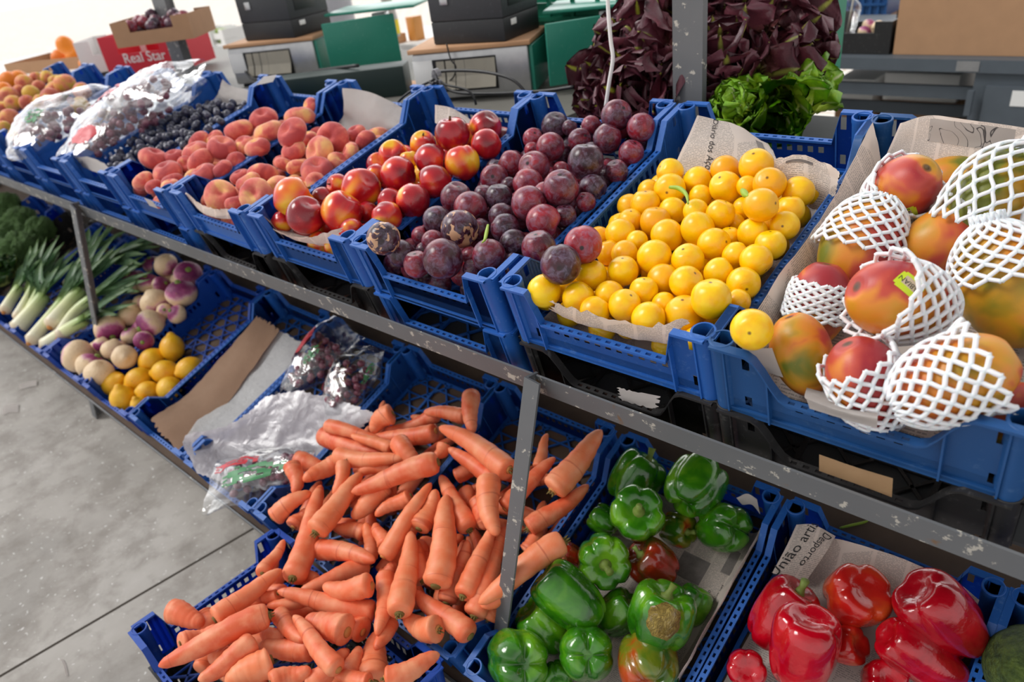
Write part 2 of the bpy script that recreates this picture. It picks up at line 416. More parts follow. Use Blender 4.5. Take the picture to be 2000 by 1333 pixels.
# ------------------------------------------------------------------ round fruit : materials
def pole(m, lo, hi, sign=1):
    """1 near the +z pole of the object"""
    s = m.n('ShaderNodeSeparateXYZ'); m.l(m.co(), s.inputs[0])
    v = m.n('ShaderNodeVectorMath', operation='NORMALIZE'); m.l(m.co(), v.inputs[0]); s2 = m.n('ShaderNodeSeparateXYZ'); m.l(v.outputs[0], s2.inputs[0])
    z = s2.outputs['Z'] if sign > 0 else m.math('MULTIPLY', s2.outputs['Z'], -1.0)
    return m.ramp(z, (lo, (0, 0, 0)), (hi, (1, 1, 1)))
def m_yplum():
    m = MB('yellow_plum_skin', 0.33, Coat_Weight=0.15, Coat_Roughness=0.2)
    a = m.noise(1.3, 3); sp = m.noise(14, 3)
    c = m.ramp(m.rand(), (0, srgb(255, 202, 0)), (0.5, srgb(255, 212, 4)), (0.85, srgb(252, 192, 0)), (1, srgb(238, 168, 8)))
    c = m.mix(m.ramp(a, (0.42, (0, 0, 0)), (0.8, (1, 1, 1))), c, srgb(248, 172, 0))
    c = m.mix(m.ramp(sp, (0.74, (0, 0, 0)), (0.77, (1, 1, 1))), c, srgb(190, 130, 40))
    c = m.mix(pole(m, 0.994, 0.998), c, srgb(110, 70, 20)); m.base(c); m.bump(a, 0.05, 0.02)
    return m.m
def m_plum(name='plum_skin', scar=False, tone=None):
    m = MB(name, 0.32, Coat_Weight=0.12, Coat_Roughness=0.2)
    a = m.noise(1.1, 4, dist=0.6); b_ = m.noise(2.6, 5, dist=0.8, rough=0.65); sp = m.noise(40, 2)
    c = m.ramp(m.math('ADD', m.math('MULTIPLY', m.rand(), 0.45) if tone is None else tone, m.math('MULTIPLY', a, 0.8)), (0.36, srgb(40, 16, 30)), (0.56, srgb(76, 22, 40)), (0.74, srgb(122, 26, 44)), (0.95, srgb(164, 38, 52)))
    c = m.mix(m.ramp(b_, (0.45, (0, 0, 0)), (0.7, (0.42, 0.42, 0.42))), c, srgb(150, 140, 170))
    c = m.mix(m.ramp(sp, (0.7, (0, 0, 0)), (0.73, (0.5, 0.5, 0.5))), c, srgb(190, 150, 130))
    if scar:
        q = m.noise(1.5, 4, dist=1.2); c = m.mix(m.ramp(q, (0.53, (0, 0, 0)), (0.54, (1, 1, 1))), c, srgb(205, 160, 125))
    c = m.mix(pole(m, 0.985, 0.995), c, srgb(40, 20, 25)); m.base(c); m.rough(m.ramp(b_, (0.4, (0.28,) * 3), (0.7, (0.5,) * 3)))
    return m.m
def m_nectarine():
    m = MB('nectarine_skin', 0.24, Coat_Weight=0.35, Coat_Roughness=0.12)
    a = m.noise(0.7, 1.2, dist=0.3); sp = m.noise(26, 3, rough=0.7)
    f = m.math('ADD', a, m.math('MULTIPLY', m.math('SUBTRACT', m.rand(), 0.62), 0.28))
    c = m.ramp(f, (0.28, srgb(128, 12, 30)), (0.44, srgb(190, 26, 40)), (0.52, srgb(222, 60, 42)), (0.6, srgb(238, 130, 40)), (0.7, srgb(246, 190, 40)))
    c = m.mix(m.ramp(sp, (0.64, (0, 0, 0)), (0.7, (0.35, 0.35, 0.35))), c, srgb(235, 170, 120))
    m.base(c); m.bump(sp, 0.03, 0.01); return m.m
def m_peach():
    m = MB('flat_peach_skin', 0.75, Sheen_Weight=0.6, Sheen_Roughness=0.35)
    a = m.noise(0.9, 4, dist=0.4); f = m.noise(120, 2)
    v = m.math('ADD', a, m.math('MULTIPLY', m.math('SUBTRACT', m.rand(), 0.6), 0.25))
    c = m.ramp(v, (0.3, srgb(176, 66, 68)), (0.46, srgb(214, 98, 90)), (0.57, srgb(230, 138, 112)), (0.7, srgb(244, 190, 120)))
    m.base(c); m.bump(f, 0.08, 0.01); m.b.inputs['Sheen Tint'].default_value = (1, 0.85, 0.8, 1); return m.m
def m_grape(name, c0, c1, bl):
    m = MB(name, 0.34, Coat_Weight=0.2); b_ = m.noise(2.2, 4)
    c = m.mix(m.rand(), c0, c1); c = m.mix(m.ramp(b_, (0.4, (0, 0, 0)), (0.7, (0.45, 0.45, 0.45))), c, bl); m.base(c); return m.m
def m_turnip():
    m = MB('turnip_skin', 0.5); n_ = m.noise(1.6, 4); s = m.n('ShaderNodeSeparateXYZ'); m.l(m.co(), s.inputs[0])
    z = m.math('ADD', s.outputs['Z'], m.math('MULTIPLY', m.math('SUBTRACT', n_, 0.5), 0.9)); z = m.math('ADD', z, m.math('MULTIPLY', m.math('SUBTRACT', m.rand(), 0.35), 0.9))
    c = m.ramp(z, (0.42, srgb(232, 204, 166)), (0.6, srgb(222, 176, 180)), (0.8, srgb(176, 84, 134)), (1.0, srgb(134, 44, 100)))
    sp = m.noise(7, 5); c = m.mix(m.ramp(sp, (0.6, (0, 0, 0)), (0.75, (0.6,) * 3)), c, srgb(186, 140, 95)); m.base(c); m.bump(sp, 0.15, 0.03); return m.m
def m_lemon():
    m = MB('lemon_peel', 0.4, Coat_Weight=0.2); a = m.noise(1.4, 3); p = m.noise(22, 2); sp = m.noise(3.2, 3)
    c = m.ramp(a, (0.3, srgb(240, 170, 10)), (0.7, srgb(250, 196, 30))); c = m.mix(m.ramp(sp, (0.74, (0, 0, 0)), (0.76, (1, 1, 1))), c, srgb(50, 40, 40))
    m.base(c); m.bump(p, 0.25, 0.02); return m.m
M_YP, M_PL, M_PS, M_NE, M_PE, M_TU, M_LE = m_yplum(), m_plum(), m_plum('scarred_plum_skin', True), m_nectarine(), m_peach(), m_turnip(), m_lemon()
M_BG = m_grape('black_grape_skin', srgb(28, 28, 44), srgb(44, 38, 58), srgb(120, 124, 150))
M_RG = m_grape('red_grape_skin', srgb(104, 38, 58), srgb(140, 62, 80), srgb(180, 140, 160))
M_OR = MB('orange_peel', 0.45).m; _m = MB('orange_peel_skin', 0.45); _m.base(_m.ramp(_m.rand(), (0, srgb(240, 120, 10)), (1, srgb(250, 150, 20)))); _m.bump(_m.noise(20, 2), 0.2, 0.02); M_OR = _m.m
_m = MB('apricot_skin', 0.6); _m.base(_m.ramp(_m.math('ADD', _m.noise(1.0, 3), _m.math('MULTIPLY', _m.math('SUBTRACT', _m.rand(), 0.5), 0.35)), (0.35, srgb(190, 90, 70)), (0.5, srgb(226, 140, 90)), (0.62, srgb(214, 170, 60)))); M_AP = _m.m
M_STEM = plain('woody_stem', srgb(96, 74, 46), 0.8, 0.3); M_GST = plain('green_stem', srgb(120, 140, 60), 0.6, 0.2)
YP = [blob('yellow_plum', stone_fruit(k, 1.0 + 0.03 * (k % 3), 0.09, 0.02), 4, M_YP) for k in range(4)]
PL = [blob('plum', stone_fruit(k + 5, 1.02 + 0.03 * (k % 2), 0.16, 0.05), 4, M_PL) for k in range(4)]
PS = [blob('scarred_plum', stone_fruit(9, 1.0, 0.22, 0.06), 4, M_PS)]
NE = [blob('nectarine', stone_fruit(k + 11, 1.0, 0.2, 0.06, 0.04, 0.05), 4, M_NE) for k in range(4)]
PE = [blob('flat_peach', flat_peach(k * 1.7), 4, M_PE) for k in range(4)]
TU = [blob('turnip', turnip(k), 4, M_TU) for k in range(3)]
LE = [blob('lemon', lemon_f(k), 4, M_LE) for k in range(3)]
ORS = [blob('orange', stone_fruit(k, 0.96, 0.05, 0.0), 3, M_OR) for k in range(2)]
AP = [blob('apricot', stone_fruit(k + 3, 0.98, 0.12, 0.05), 3, M_AP) for k in range(3)]
GR = blob('black_grape', lambda d: Vector((d.x * 0.86, d.y * 0.86, d.z * 1.1)), 3, M_BG)
RG = blob('red_grape', lambda d: Vector((d.x * 0.92, d.y * 0.92, d.z * 1.05)), 2, M_RG)
NSTEM = stem_me('fruit_stem', M_STEM, [(0, 0, 0.80), (0.01, 0.01, 0.9), (0.03, 0.02, 0.98)], [0.09, 0.06, 0.07])
LSTEM = stem_me('lemon_button', M_STEM, [(0, 0, -1.26), (0, 0, -1.2)], [0.05, 0.12])
TTOP = stem_me('leaf_stub', M_GST, [(0, 0, 0.74), (0, 0, 0.84), (0.02, 0.0, 0.93)], [0.22, 0.2, 0.13], 10)
ORD = ['first', 'second', 'third', 'fourth', 'fifth', 'sixth', 'seventh', 'eighth', 'ninth', 'tenth', 'eleventh', 'twelfth', 'thirteenth', 'fourteenth', 'fifteenth', 'sixteenth']
def rank_rows(locs, per):
    """locs : (x, y) in the crate ; returns row and place-from-left of each"""
    idx = sorted(range(len(locs)), key=lambda i: locs[i][1]); res = [None] * len(locs); rows = max(1, round(len(locs) / per))
    for r in range(rows):
        seg = idx[r * len(idx) // rows:(r + 1) * len(idx) // rows]
        for k, i in enumerate(sorted(seg, key=lambda i: locs[i][0])): res[i] = (r, k)
    return res
def rot_rand(rng, maxtilt=PI):
    ax = Vector((rng.gauss(0, 1), rng.gauss(0, 1), rng.gauss(0, 1))).normalized()
    if maxtilt >= PI: return Quaternion(ax, rng.uniform(0, 2 * PI))
    ax = Vector((rng.gauss(0, 1), rng.gauss(0, 1), 0)).normalized()
    return Quaternion(ax, rng.uniform(0, maxtilt)) @ Quaternion((0, 0, 1), rng.uniform(0, 2 * PI))
def solve_pile(items, fr, z0, rr, rmin, rmax, xb, yb, floor=-TH + 0.008, it=160, lev=0.024):
    """items: (px, py, diameter px[, level]) -> list of [pos, r] ; each fruit lies on its own line of sight, pushed until nothing overlaps and all rest above the crate floor"""
    n = len(items); D = np.zeros((n, 3)); T = np.zeros(n); S = np.zeros(n); C0 = np.array(CAM); Z = np.array(fr.Z); O = np.array(fr.o); Y = np.array(fr.Y)
    for i, q in enumerate(items):
        D[i] = np.array(ray(q[0], q[1])); lv = q[3] if len(q) > 3 else 0
        p = hit(q[0], q[1], fr, z0 + lv * lev); T[i] = (p - CAM).length / np.linalg.norm(D[i]); S[i] = q[2] / 2 / FPX
    for _ in range(it):
        P = C0 + D * T[:, None]; R = np.clip(S * T, rmin, rmax) * rr
        d = P[:, None] - P[None]; L = np.linalg.norm(d, axis=2) + np.eye(n) * 9; ov = (R[:, None] + R[None]) - L
        z = (P - O) @ Z
        mv = np.zeros(n)
        I, J = np.where(np.triu(ov > 0.0003, 1))
        for i, j in zip(I, J):
            a, b = (i, j) if T[i] * np.linalg.norm(D[i]) > T[j] * np.linalg.norm(D[j]) else (j, i)   # a is farther
            o = ov[i, j]; mv[a] += 0.45 * o; mv[b] -= 0.22 * o
        T += np.clip(mv, -0.01, 0.01)
        P = C0 + D * T[:, None]; z = (P - O) @ Z; low = (floor + R) - z; k = low > 0
        T[k] -= low[k] / np.abs(D[k] @ Z)
    P = C0 + D * T[:, None]; R = np.clip(S * T, rmin, rmax)
    return [(Vector(P[i]), float(R[i])) for i in range(n)]
def fill_under(vis, fr, r, cx, cy, hx, hy, rng, floor=-TH + 0.008, drop=0.7, z_top=0.02):
    out = []; all_ = [(p, R) for p, R in vis]; L = [(fr.loc(p), R) for p, R in vis]
    for _ in range(2600):
        x, y = cx + rng.uniform(-hx + r, hx - r), cy + rng.uniform(-hy + r, hy - r)
        near = [(l, R) for l, R in L if math.hypot(l.x - x, l.y - y) < r * 2.2]
        if not near: continue
        zt = min(l.z for l, R in near) - r * drop
        if zt < floor + r: zt = floor + r
        z = rng.uniform(floor + r, max(floor + r, zt)); p = fr.P(x, y, z)
        if any((p - q).length < (r + R) * 0.93 for q, R in all_): continue
        all_.append((p, r)); out.append((p, r))
    return out
PXC = lambda x0, y0, s, L: [(x0 + q[0] / s, y0 + q[1] / s, q[2] / s) + tuple(q[3:]) for q in L]
def fruit_pile(name, meshes, items, fr, i, z0, rmin, rmax, words, cat, group, where, rr=0.965, tilt=PI, per=5, stem=None, stem_every=1, fill=True, seed=1, squash=1.0, special={}, lev=0.024, fill_r=None, fill_lbl=None, OFF=None):
    rng = random.Random(seed); off = OFF or (UO if fr is UF else LO); ex, ey, yw = off.get(i, (0, 0, 0)); cx, cy = -i * PIT + PIT / 2 + ex, ey + CY
    sol = solve_pile(items, fr, z0, rr, rmin, rmax, None, None, lev=lev)
    locs = [fr.loc(p) for p, r in sol]; rk = rank_rows([(l.x, l.y) for l in locs], per)
    first = {}
    rm = sum(r for p, r in sol) / len(sol)
    for k, (p, r) in enumerate(sol):
        sp = special.get(k); me = (sp or {}).get('mesh') or meshes[rng.randrange(len(meshes))]
        q = (sp or {}).get('rot') or rot_rand(rng, tilt)
        if squash != 1.0: r = r * squash
        o = mobj(name, me); o.matrix_world = Matrix.LocRotScale(p, UF_Q @ q if tilt < PI else q, (r, r, r))
        row, kk = rk[k]; size = 'large ' if r > rm * 1.1 * squash else ('small ' if r < rm * 0.88 * squash else '')
        lb = (sp or {}).get('label') or f"{size}{words}, {ORD[min(kk, 15)]} from left in {ORD[min(row, 15)]} row from front{where}"
        tag(o, lb, cat, group)
        if stem is not None and k % stem_every == 0: mobj('stem' if stem is NSTEM else stem.name, stem, o, Matrix.Identity(4))
    if fill:
        fr_ = fill_r or rm * 0.93
        for p, r in fill_under(sol, fr, fr_ * (rr if rr < 1 else 1), cx, cy, CX + 0.006, CY + 0.006, rng):
            o = mobj(name, meshes[rng.randrange(len(meshes))]); s = r * squash / (rr if rr < 1 else 1); o.matrix_world = Matrix.LocRotScale(p, rot_rand(rng, tilt), (s, s, s))
            tag(o, fill_lbl or f"{words} mostly buried under the top layer{where}", cat, group + ', buried ones')
    return sol
UF_Q = Matrix.Rotation(UF.th, 4, 'X').to_quaternion()
# facing the camera: rotation that turns +z of the fruit to the viewer
def face(p, tiltx=0.0, tilty=0.0, spin=0.0):
    q = (CAM - Vector(p)).to_track_quat('Z', 'Y'); return q @ Quaternion((1, 0, 0), tiltx) @ Quaternion((0, 1, 0), tilty) @ Quaternion((0, 0, 1), spin)
yp = PXC(950, 250, 2.667, [(957,230,140),(1100,277,150),(1245,218,150),(1407,200,180,1),(955,320,165),(1245,310,165),(1115,355,120,-1),(1475,292,170,1),(1360,305,110),(1625,335,165),(828,400,155),(970,430,140),(1265,385,130,-1),(1090,435,130),(1430,402,175,1.6),(1340,415,110,-.5),(1580,430,150),(750,485,130),(880,490,160),(1218,450,150,1),(1290,500,110,-.5),(698,552,160),(940,560,170),(1100,525,175,.6),(1388,550,160),(1553,510,155),(1265,575,110,-.6),(785,590,110,-.6),(1185,607,170,.6),(1480,610,160),(1300,665,140),(1405,690,170),(635,650,130,-.5),(722,655,140,-.5),(875,672,180,.6),(1050,690,170),(1210,750,150),(548,770,165),(712,745,160),(920,790,165,.4),(300,850,178,.4),(430,830,130,-.5),(480,885,165),(640,870,150),(820,850,150),(1040,805,175,.4),(1338,812,175),(720,925,170),(1170,892,210,.8),(925,920,130),(565,955,160),(1030,970,200),(845,995,180),(1310,905,120,-.3),(1155,1000,110,-.5)])
fruit_pile('yellow_plum', YP, yp, UF, 1, -0.030, 0.019, 0.036, 'yellow plum', 'plum', 'yellow plums in their crate', '', stem=None, per=7, seed=3)
pl = PXC(700, 200, 3.333, [(1280,155,180),(1680,85,200,1.5),(1840,165,185,1),(1515,150,125,.2),(1135,235,130),(1250,290,185,.5),(1440,245,150),(1620,235,185,.8),(1775,330,165),(990,400,170),(1145,420,205,.6),(1480,385,235,1.4),(1320,440,110,-.5),(1680,450,150),(885,495,185),(1105,530,200,.3),(1317,560,235,1.4),(980,540,90,-.5),(1525,560,180),(1480,650,130),(635,620,205,.5),(730,690,215,.5),(815,600,130),(915,620,180,.3),(1110,660,230,1),(1345,740,150),(515,770,190,.2),(660,825,250,1),(790,830,150,-.2),(930,740,170),(1205,775,225,.6),(955,820,190,.4),(410,870,130,-.5),(485,905,150),(1010,915,180),(1175,950,230,.6),(550,1020,265,.8),(850,1000,220,.4),(280,985,180),(380,1055,175),(730,1000,120,-.5),(740,1085,100,-.5),(430,965,80,-.6),(1130,310,90,-.4),(1375,165,90,-.4),(1440,590,90,-1),(1040,1000,90,-1)])
fruit_pile('dark_plum', PL, pl, UF, 2, -0.034, 0.018, 0.039, 'dark plum', 'plum', 'dark plums in their crate', '', per=6, seed=5,
    special={27: dict(mesh=PS[0], label='large dark plum with a big tan bare patch on its skin', rot=Quaternion((0.6, 0.2, 0.7, 0.1)).normalized())})
ne = PXC(450, 200, 3.333, [(1445,205,230,1.2),(1660,160,210,.4),(1665,275,200,.4),(1255,270,170),(1060,340,190,.2),(1165,380,120,-.5),(1305,375,210,.5),(1510,390,230,.4),(1095,470,235,.6),(950,470,130,-.3),(1325,520,225,.3),(850,560,260,1),(700,540,150,-.2),(1190,640,225,.2),(1040,640,165),(1020,745,200,.2),(725,710,270,.8),(490,735,250,.8),(410,615,260,1.2),(600,620,120,-.5),(340,780,120,-.8),(890,720,150,-.6),(790,830,120,-.8)])
fruit_pile('nectarine', NE, ne, UF, 3, -0.030, 0.026, 0.047, 'red and yellow nectarine', 'nectarine', 'nectarines in their crate', '', per=4, seed=12, stem=NSTEM, stem_every=3)
p4 = PXC(200, 130, 3.333, [(1500,465,215,.8),(1650,435,120),(1715,485,150),(1245,550,165,.4),(1415,560,205,.6),(1615,560,140),(1400,680,220,.3),(1190,640,130,-.3),(1270,660,130,-.3),(1535,620,120,-.3),(1050,710,200,.3),(950,755,160,.4),(900,720,130),(1390,760,140,-.3),(770,845,235,.5),(1000,840,220,.5),(1150,800,180),(870,890,120),(700,870,120,-.5),(1290,780,150,-.3),(1340,470,90,-.5)])
fruit_pile('flat_peach', PE, p4, UF, 4, -0.050, 0.028, 0.044, 'flat peach', 'peach', 'flat peaches in front of the white paper', ' before white paper', rr=0.8, tilt=1.0, per=4, seed=21, squash=1.03)
p5 = PXC(200, 130, 3.333, [(1355,260,115,.3),(1285,335,190,.2),(1235,435,205,1.4),(1050,345,180,.2),(890,415,180,.3),(1085,425,190,.5),(1010,530,170),(925,510,140,-.2),(730,470,120,-.2),(630,490,150),(780,530,195,.6),(610,560,190,.4),(640,615,175,.4),(870,620,125,-.2),(780,670,140),(660,710,185,.2),(550,640,120,-.3),(470,595,140,-.2),(335,600,190,.6),(425,690,200,.5),(460,750,140),(265,745,145,.2),(340,785,115,-.3),(445,778,95,-.3)])
fruit_pile('flat_peach', PE, p5, UF, 5, -0.040, 0.028, 0.044, 'flat peach', 'peach', 'flat peaches beside the black grapes', ' beside black grapes', rr=0.8, tilt=1.0, per=4, seed=22, squash=1.03)
tu = [(p[0], p[1], p[2], *p[3:]) for p in PXC(0, 380, 4.165, [(1095,715,200,.8),(1205,725,165,.4),(1350,575,185,1.2),(1240,570,140,.4),(1530,655,215,.6),(1310,740,140),(1475,805,235,1.2),(1265,880,225,1),(1055,985,185,.5),(890,1095,225,.8),(1225,1055,230,.8),(1440,975,150),(1060,1150,140,-.3),(1170,1190,150,-.2),(830,1225,130,-.2),(920,1270,180,.2),(1340,950,110,-.3),(1140,880,90,-.3)]) + PXC(50, 450, 3.333, [(340,820,225,.4),(425,885,180,.3),(480,930,180,.1),(645,825,150,.3)])]
fruit_pile('turnip', TU, tu, LF, 8, -0.030, 0.03, 0.062, 'purple and cream turnip', 'turnip', 'turnips in their crate', '', rr=0.95, per=4, seed=31, stem=TTOP, squash=1.05)
le = PXC(50, 450, 3.333, [(955,765,178,.4),(820,850,168),(910,925,168,.2),(1070,905,160,-.2),(575,1000,155,.2),(735,975,165),(635,1095,200,.3),(800,1050,135,-.2),(940,1035,165),(745,1140,115,-.4)])
fruit_pile('lemon', LE, le, LF, 7, -0.082, 0.026, 0.045, 'yellow lemon', 'lemon', 'lemons in the half empty crate', '', rr=1.0, per=3, seed=33, stem=LSTEM, fill=False)
# one stray plum of each kind on a neighbour's rim
def own_mat(o, m):
    o.material_slots[0].link = 'OBJECT'; o.material_slots[0].material = m
TONES = {1095: m_plum('dark_purple_plum_skin', False, 0.05), 1139: m_plum('bright_red_plum_skin', False, 0.50)}
for nm, me, px, py, d, z, lb in (('yellow_plum', YP[0], 1468, 644, 82, 0.030, 'single yellow plum resting on the corner of the mango crate'),
                            ('dark_plum', PL[1], 1095, 517, 80, 0.022, 'dark purple plum lying on top of the yellow plums'), ('dark_plum', PL[2], 1139, 478, 75, 0.020, 'bright red plum lying among the yellow plums'),
                            ('dark_plum', PS[0], 749, 466, 66, 0.024, 'plum with a tan scar perched on the front left corner of the plum crate')):
    p = hit(px, py, UF, z); t = (p - CAM).dot(CF); r = d / 2 / FPX * t
    o = mobj(nm, me); o.matrix_world = Matrix.LocRotScale(p, face(p, 0.2, -0.1, px), (r, r, r)); tag(o, lb, 'plum')
    if px in TONES: own_mat(o, TONES[px])
# ------------------------------------------------------------------ front crate on its own stack, carrots everywhere
FF = Frame((-0.757, -0.455, 0.345), 0.0)
def ff_mat(level): return Matrix.Translation((-0.757, -0.462, 0.340 - TH * (level + 1))) @ Matrix.Rotation(math.radians(-1.2), 4, 'Z') @ Matrix.Rotation(PI / 2, 4, 'Z')
crate('blue2', ff_mat(0), 'deep blue crate heaped with carrots, standing in front of the lower deck')
crate('black', ff_mat(1), 'black crate directly underneath the front carrot crate'); crate('black', ff_mat(2), 'black crate standing on the floor at the bottom of the front stack')
m = MB('carrot_skin', 0.5, Subsurface_Weight=0.08, Subsurface_Scale=0.01)
sp_ = m.n('ShaderNodeSeparateXYZ'); m.l(m.co(), sp_.inputs[0])
wv = m.n('ShaderNodeTexNoise'); wv.inputs['Scale'].default_value = 30; wv.inputs['Detail'].default_value = 4
mp = m.n('ShaderNodeMapping'); mp.inputs['Scale'].default_value = (0.12, 0.12, 3.0); m.l(m.rco(), mp.inputs[0]); m.l(mp.outputs[0], wv.inputs['Vector'])
c = m.ramp(m.rand(), (0, srgb(224, 98, 58)), (0.5, srgb(234, 114, 72)), (1, srgb(244, 134, 86))); a_ = m.noise(26, 4)
c = m.mix(m.ramp(a_, (0.4, (0, 0, 0)), (0.7, (0.8,) * 3)), c, srgb(246, 166, 124)); c = m.mix(m.ramp(wv.outputs['Fac'], (0.62, (0, 0, 0)), (0.68, (0.6,) * 3)), c, srgb(196, 84, 54))
m.base(c); m.bump(wv.outputs['Fac'], 0.35, 0.0015); M_CA = m.m
M_CROWN = plain('carrot_crown', srgb(120, 104, 52), 0.8, 0.35); M_CROWN2 = plain('cut_carrot_crown', srgb(196, 130, 70), 0.8, 0.3)
A = PXC(250, 750, 2.2867, [])
def cc(ox, oy, s, L): return [(ox + q[0] / s, oy + q[1] / s, ox + q[2] / s, oy + q[3] / s, q[4] / s, q[5]) for q in L]
carrots = cc(250, 750, 2.2867, [(1525,50,1540,215,78,1.5),(1180,130,1085,215,88,.6),(1390,140,1150,205,62,.2),(1510,140,1320,122,66,.3),(1375,212,1060,255,78,.8),(1705,385,1388,192,98,1.3),(890,188,1130,240,60,.9),(862,235,1130,310,90,.7),(1180,290,1000,222,55,.9),(1210,265,1310,350,85,1),(925,315,1240,340,76,1.3),(1385,350,995,485,98,1.9),(1420,272,1375,335,62,.8),(1640,430,1432,282,75,1.2),(750,345,900,375,80,.7),(945,345,785,440,80,1.2),(738,360,750,490,72,1),(1180,375,1010,410,62,.5),(970,352,925,500,62,1.5),(1155,445,1000,600,100,1.7),(838,665,1050,400,98,1.8),(645,600,815,480,80,1),(735,870,865,450,98,1.6),(1265,500,1105,590,68,1.1),(1300,650,1380,475,88,1.5),(1140,775,1350,440,78,1.7),(1375,905,1430,495,118,1.6),(1525,655,1395,415,85,1.3),(1600,420,1642,680,104,1.7),(1580,560,1600,640,90,.3),(855,735,1105,785,88,1.3),(1075,780,1070,620,66,.7),(1150,730,1115,620,66,.8),(1212,1030,1260,665,108,1.8),(1420,980,1510,700,82,.8),(1495,950,1620,640,90,1.1),(1545,1040,1690,640,96,.7),(1690,900,1575,990,76,1.2),(1075,815,770,925,84,1.2),(1090,905,875,905,98,1.7),(1105,1020,665,935,92,1.5),(670,935,550,960,56,1),(840,960,620,1000,62,.9),(388,1055,690,835,92,1.7),(600,850,695,700,62,1),(235,1165,400,1085,86,1.2),(630,1035,135,1265,112,1.8),(190,1020,330,1060,100,.2),(330,1030,345,1120,90,-.2),(565,1150,310,1320,98,1.8),(640,1235,430,1325,124,1.2),(830,1190,590,1165,104,.9),(660,1030,782,1155,76,1.4),(940,1280,735,1045,84,1.9),(980,1110,790,1060,124,1.3),(1050,1110,960,1075,98,.7),(1155,850,1110,1130,84,1.5),(1190,1060,1108,1195,72,1.2),(1385,1100,1230,1050,108,1.5),(1530,1130,1280,920,96,1.2),(1150,1320,1395,1215,96,1.4),(1095,1340,1120,1110,130,.5),(990,1320,1030,1180,78,.3),(800,1345,990,1190,92,.7),(640,1340,815,1270,92,1),(1080,1335,920,1320,80,1.4),(700,1130,585,1125,84,.4),(1140,860,1200,815,72,1.5),(760,850,850,895,66,.8),(450,1250,380,1200,100,.2),(1200,470,1110,500,60,.4),(1000,660,900,600,80,.2),(1060,680,920,640,70,.3),(740,640,800,560,70,.2),(700,960,600,900,60,.4),(1300,720,1500,690,76,.2),(1350,820,1290,700,90,.2)]) \
  + cc(800, 750, 2.287, [(640,480,862,212,112,1.2),(425,560,655,335,78,.9),(530,650,800,455,84,.4),(520,760,605,655,80,-.1),(690,705,310,985,112,1.7),(575,380,622,225,52,.2),(350,1050,420,960,80,0),(180,980,250,700,90,.2),(60,880,30,700,80,.2),(240,480,300,560,70,.1),(290,520,350,640,76,.3),(640,760,700,800,40,-.3)])
def carrot_place(L):
    n = len(L); m_ = 8; D = np.zeros((n, 2, 3)); T = np.zeros((n, 2)); W = np.zeros(n); LV = np.array([q[5] for q in L]); C0 = np.array(CAM)
    def base(px, py, lv):
        z = 0.012 + lv * 0.026; p = hit(px, py, LF, z)
        if LF.loc(p).y < -0.01 : p = hit(px, py, FF, z + 0.0)
        return p
    for i, q in enumerate(L):
        for k in (0, 1):
            D[i, k] = np.array(ray(q[2 * k], q[2 * k + 1])); p = base(q[2 * k], q[2 * k + 1], q[5]); T[i, k] = (p - CAM).length / np.linalg.norm(D[i, k])
        W[i] = q[4] / 2 / FPX
        # long carrots keep a believable length : limit the depth difference between the two ends
    fr = np.linspace(0.02, 0.94, m_); prof = np.array([0.95, 1.0, 0.97, 0.9, 0.82, 0.73, 0.62, 0.48])
    for it in range(140):
        E0 = C0 + D[:, 0] * T[:, :1]; E1 = C0 + D[:, 1] * T[:, 1:]
        P = E0[:, None] * (1 - fr)[None, :, None] + E1[:, None] * fr[None, :, None]; R = (W * T.mean(1))[:, None] * prof[None] * 0.93
        Pf = P.reshape(-1, 3); Rf = R.reshape(-1); d2 = ((Pf[:, None] - Pf[None]) ** 2).sum(2); rs = Rf[:, None] + Rf[None]
        own = np.repeat(np.arange(n), m_); M_ = (d2 < (rs - 0.0004) ** 2) & (own[:, None] < own[None])
        I, J = np.where(M_); mv = np.zeros((n, 2)); cnt = np.zeros((n, 2)) + 1e-6
        for a, b in zip(I, J):
            o = rs[a, b] - math.sqrt(d2[a, b]); ia, ib = own[a], own[b]; fa, fb = fr[a % m_], fr[b % m_]
            s = 1 if LV[ia] < LV[ib] or (LV[ia] == LV[ib] and T[ia].mean() > T[ib].mean()) else -1    # ia goes deeper if s == 1
            for (q, f, sg, wt) in ((ia, fa, s, 0.8 if s == 1 else 0.3), (ib, fb, -s, 0.8 if s == -1 else 0.3)):
                mv[q, 0] += sg * o * wt * (1 - f); mv[q, 1] += sg * o * wt * f; cnt[q, 0] += (1 - f) ; cnt[q, 1] += f
        T += np.clip(mv / np.maximum(1, cnt * 0.6), -0.008, 0.008)
        for i in range(n):          # crate floors
            for k in (0, 1):
                p = CAM + Vector(D[i, k]) * T[i, k]; l = LF.loc(p); r = W[i] * T[i, k]
                if l.y > -0.02: low = (-TH + 0.012 + r) - l.z; s = abs(Vector(D[i, k]).dot(LF.Z))
                else: low = (0.345 - TH + 0.012 + r) - p.z; s = abs(D[i, k][2])
                if low > 0: T[i, k] -= low / s
    return [(CAM + Vector(D[i, 0]) * T[i, 0], CAM + Vector(D[i, 1]) * T[i, 1], W[i] * T[i].mean()) for i in range(n)]
CPROF = [(0.0, 0.30), (0.006, 0.62), (0.02, 0.86), (0.05, 0.98), (0.1, 1.0), (0.2, 0.98), (0.32, 0.93), (0.45, 0.87), (0.58, 0.80), (0.7, 0.72), (0.8, 0.62), (0.88, 0.52), (0.94, 0.4), (0.975, 0.26), (1.0, 0.08)]
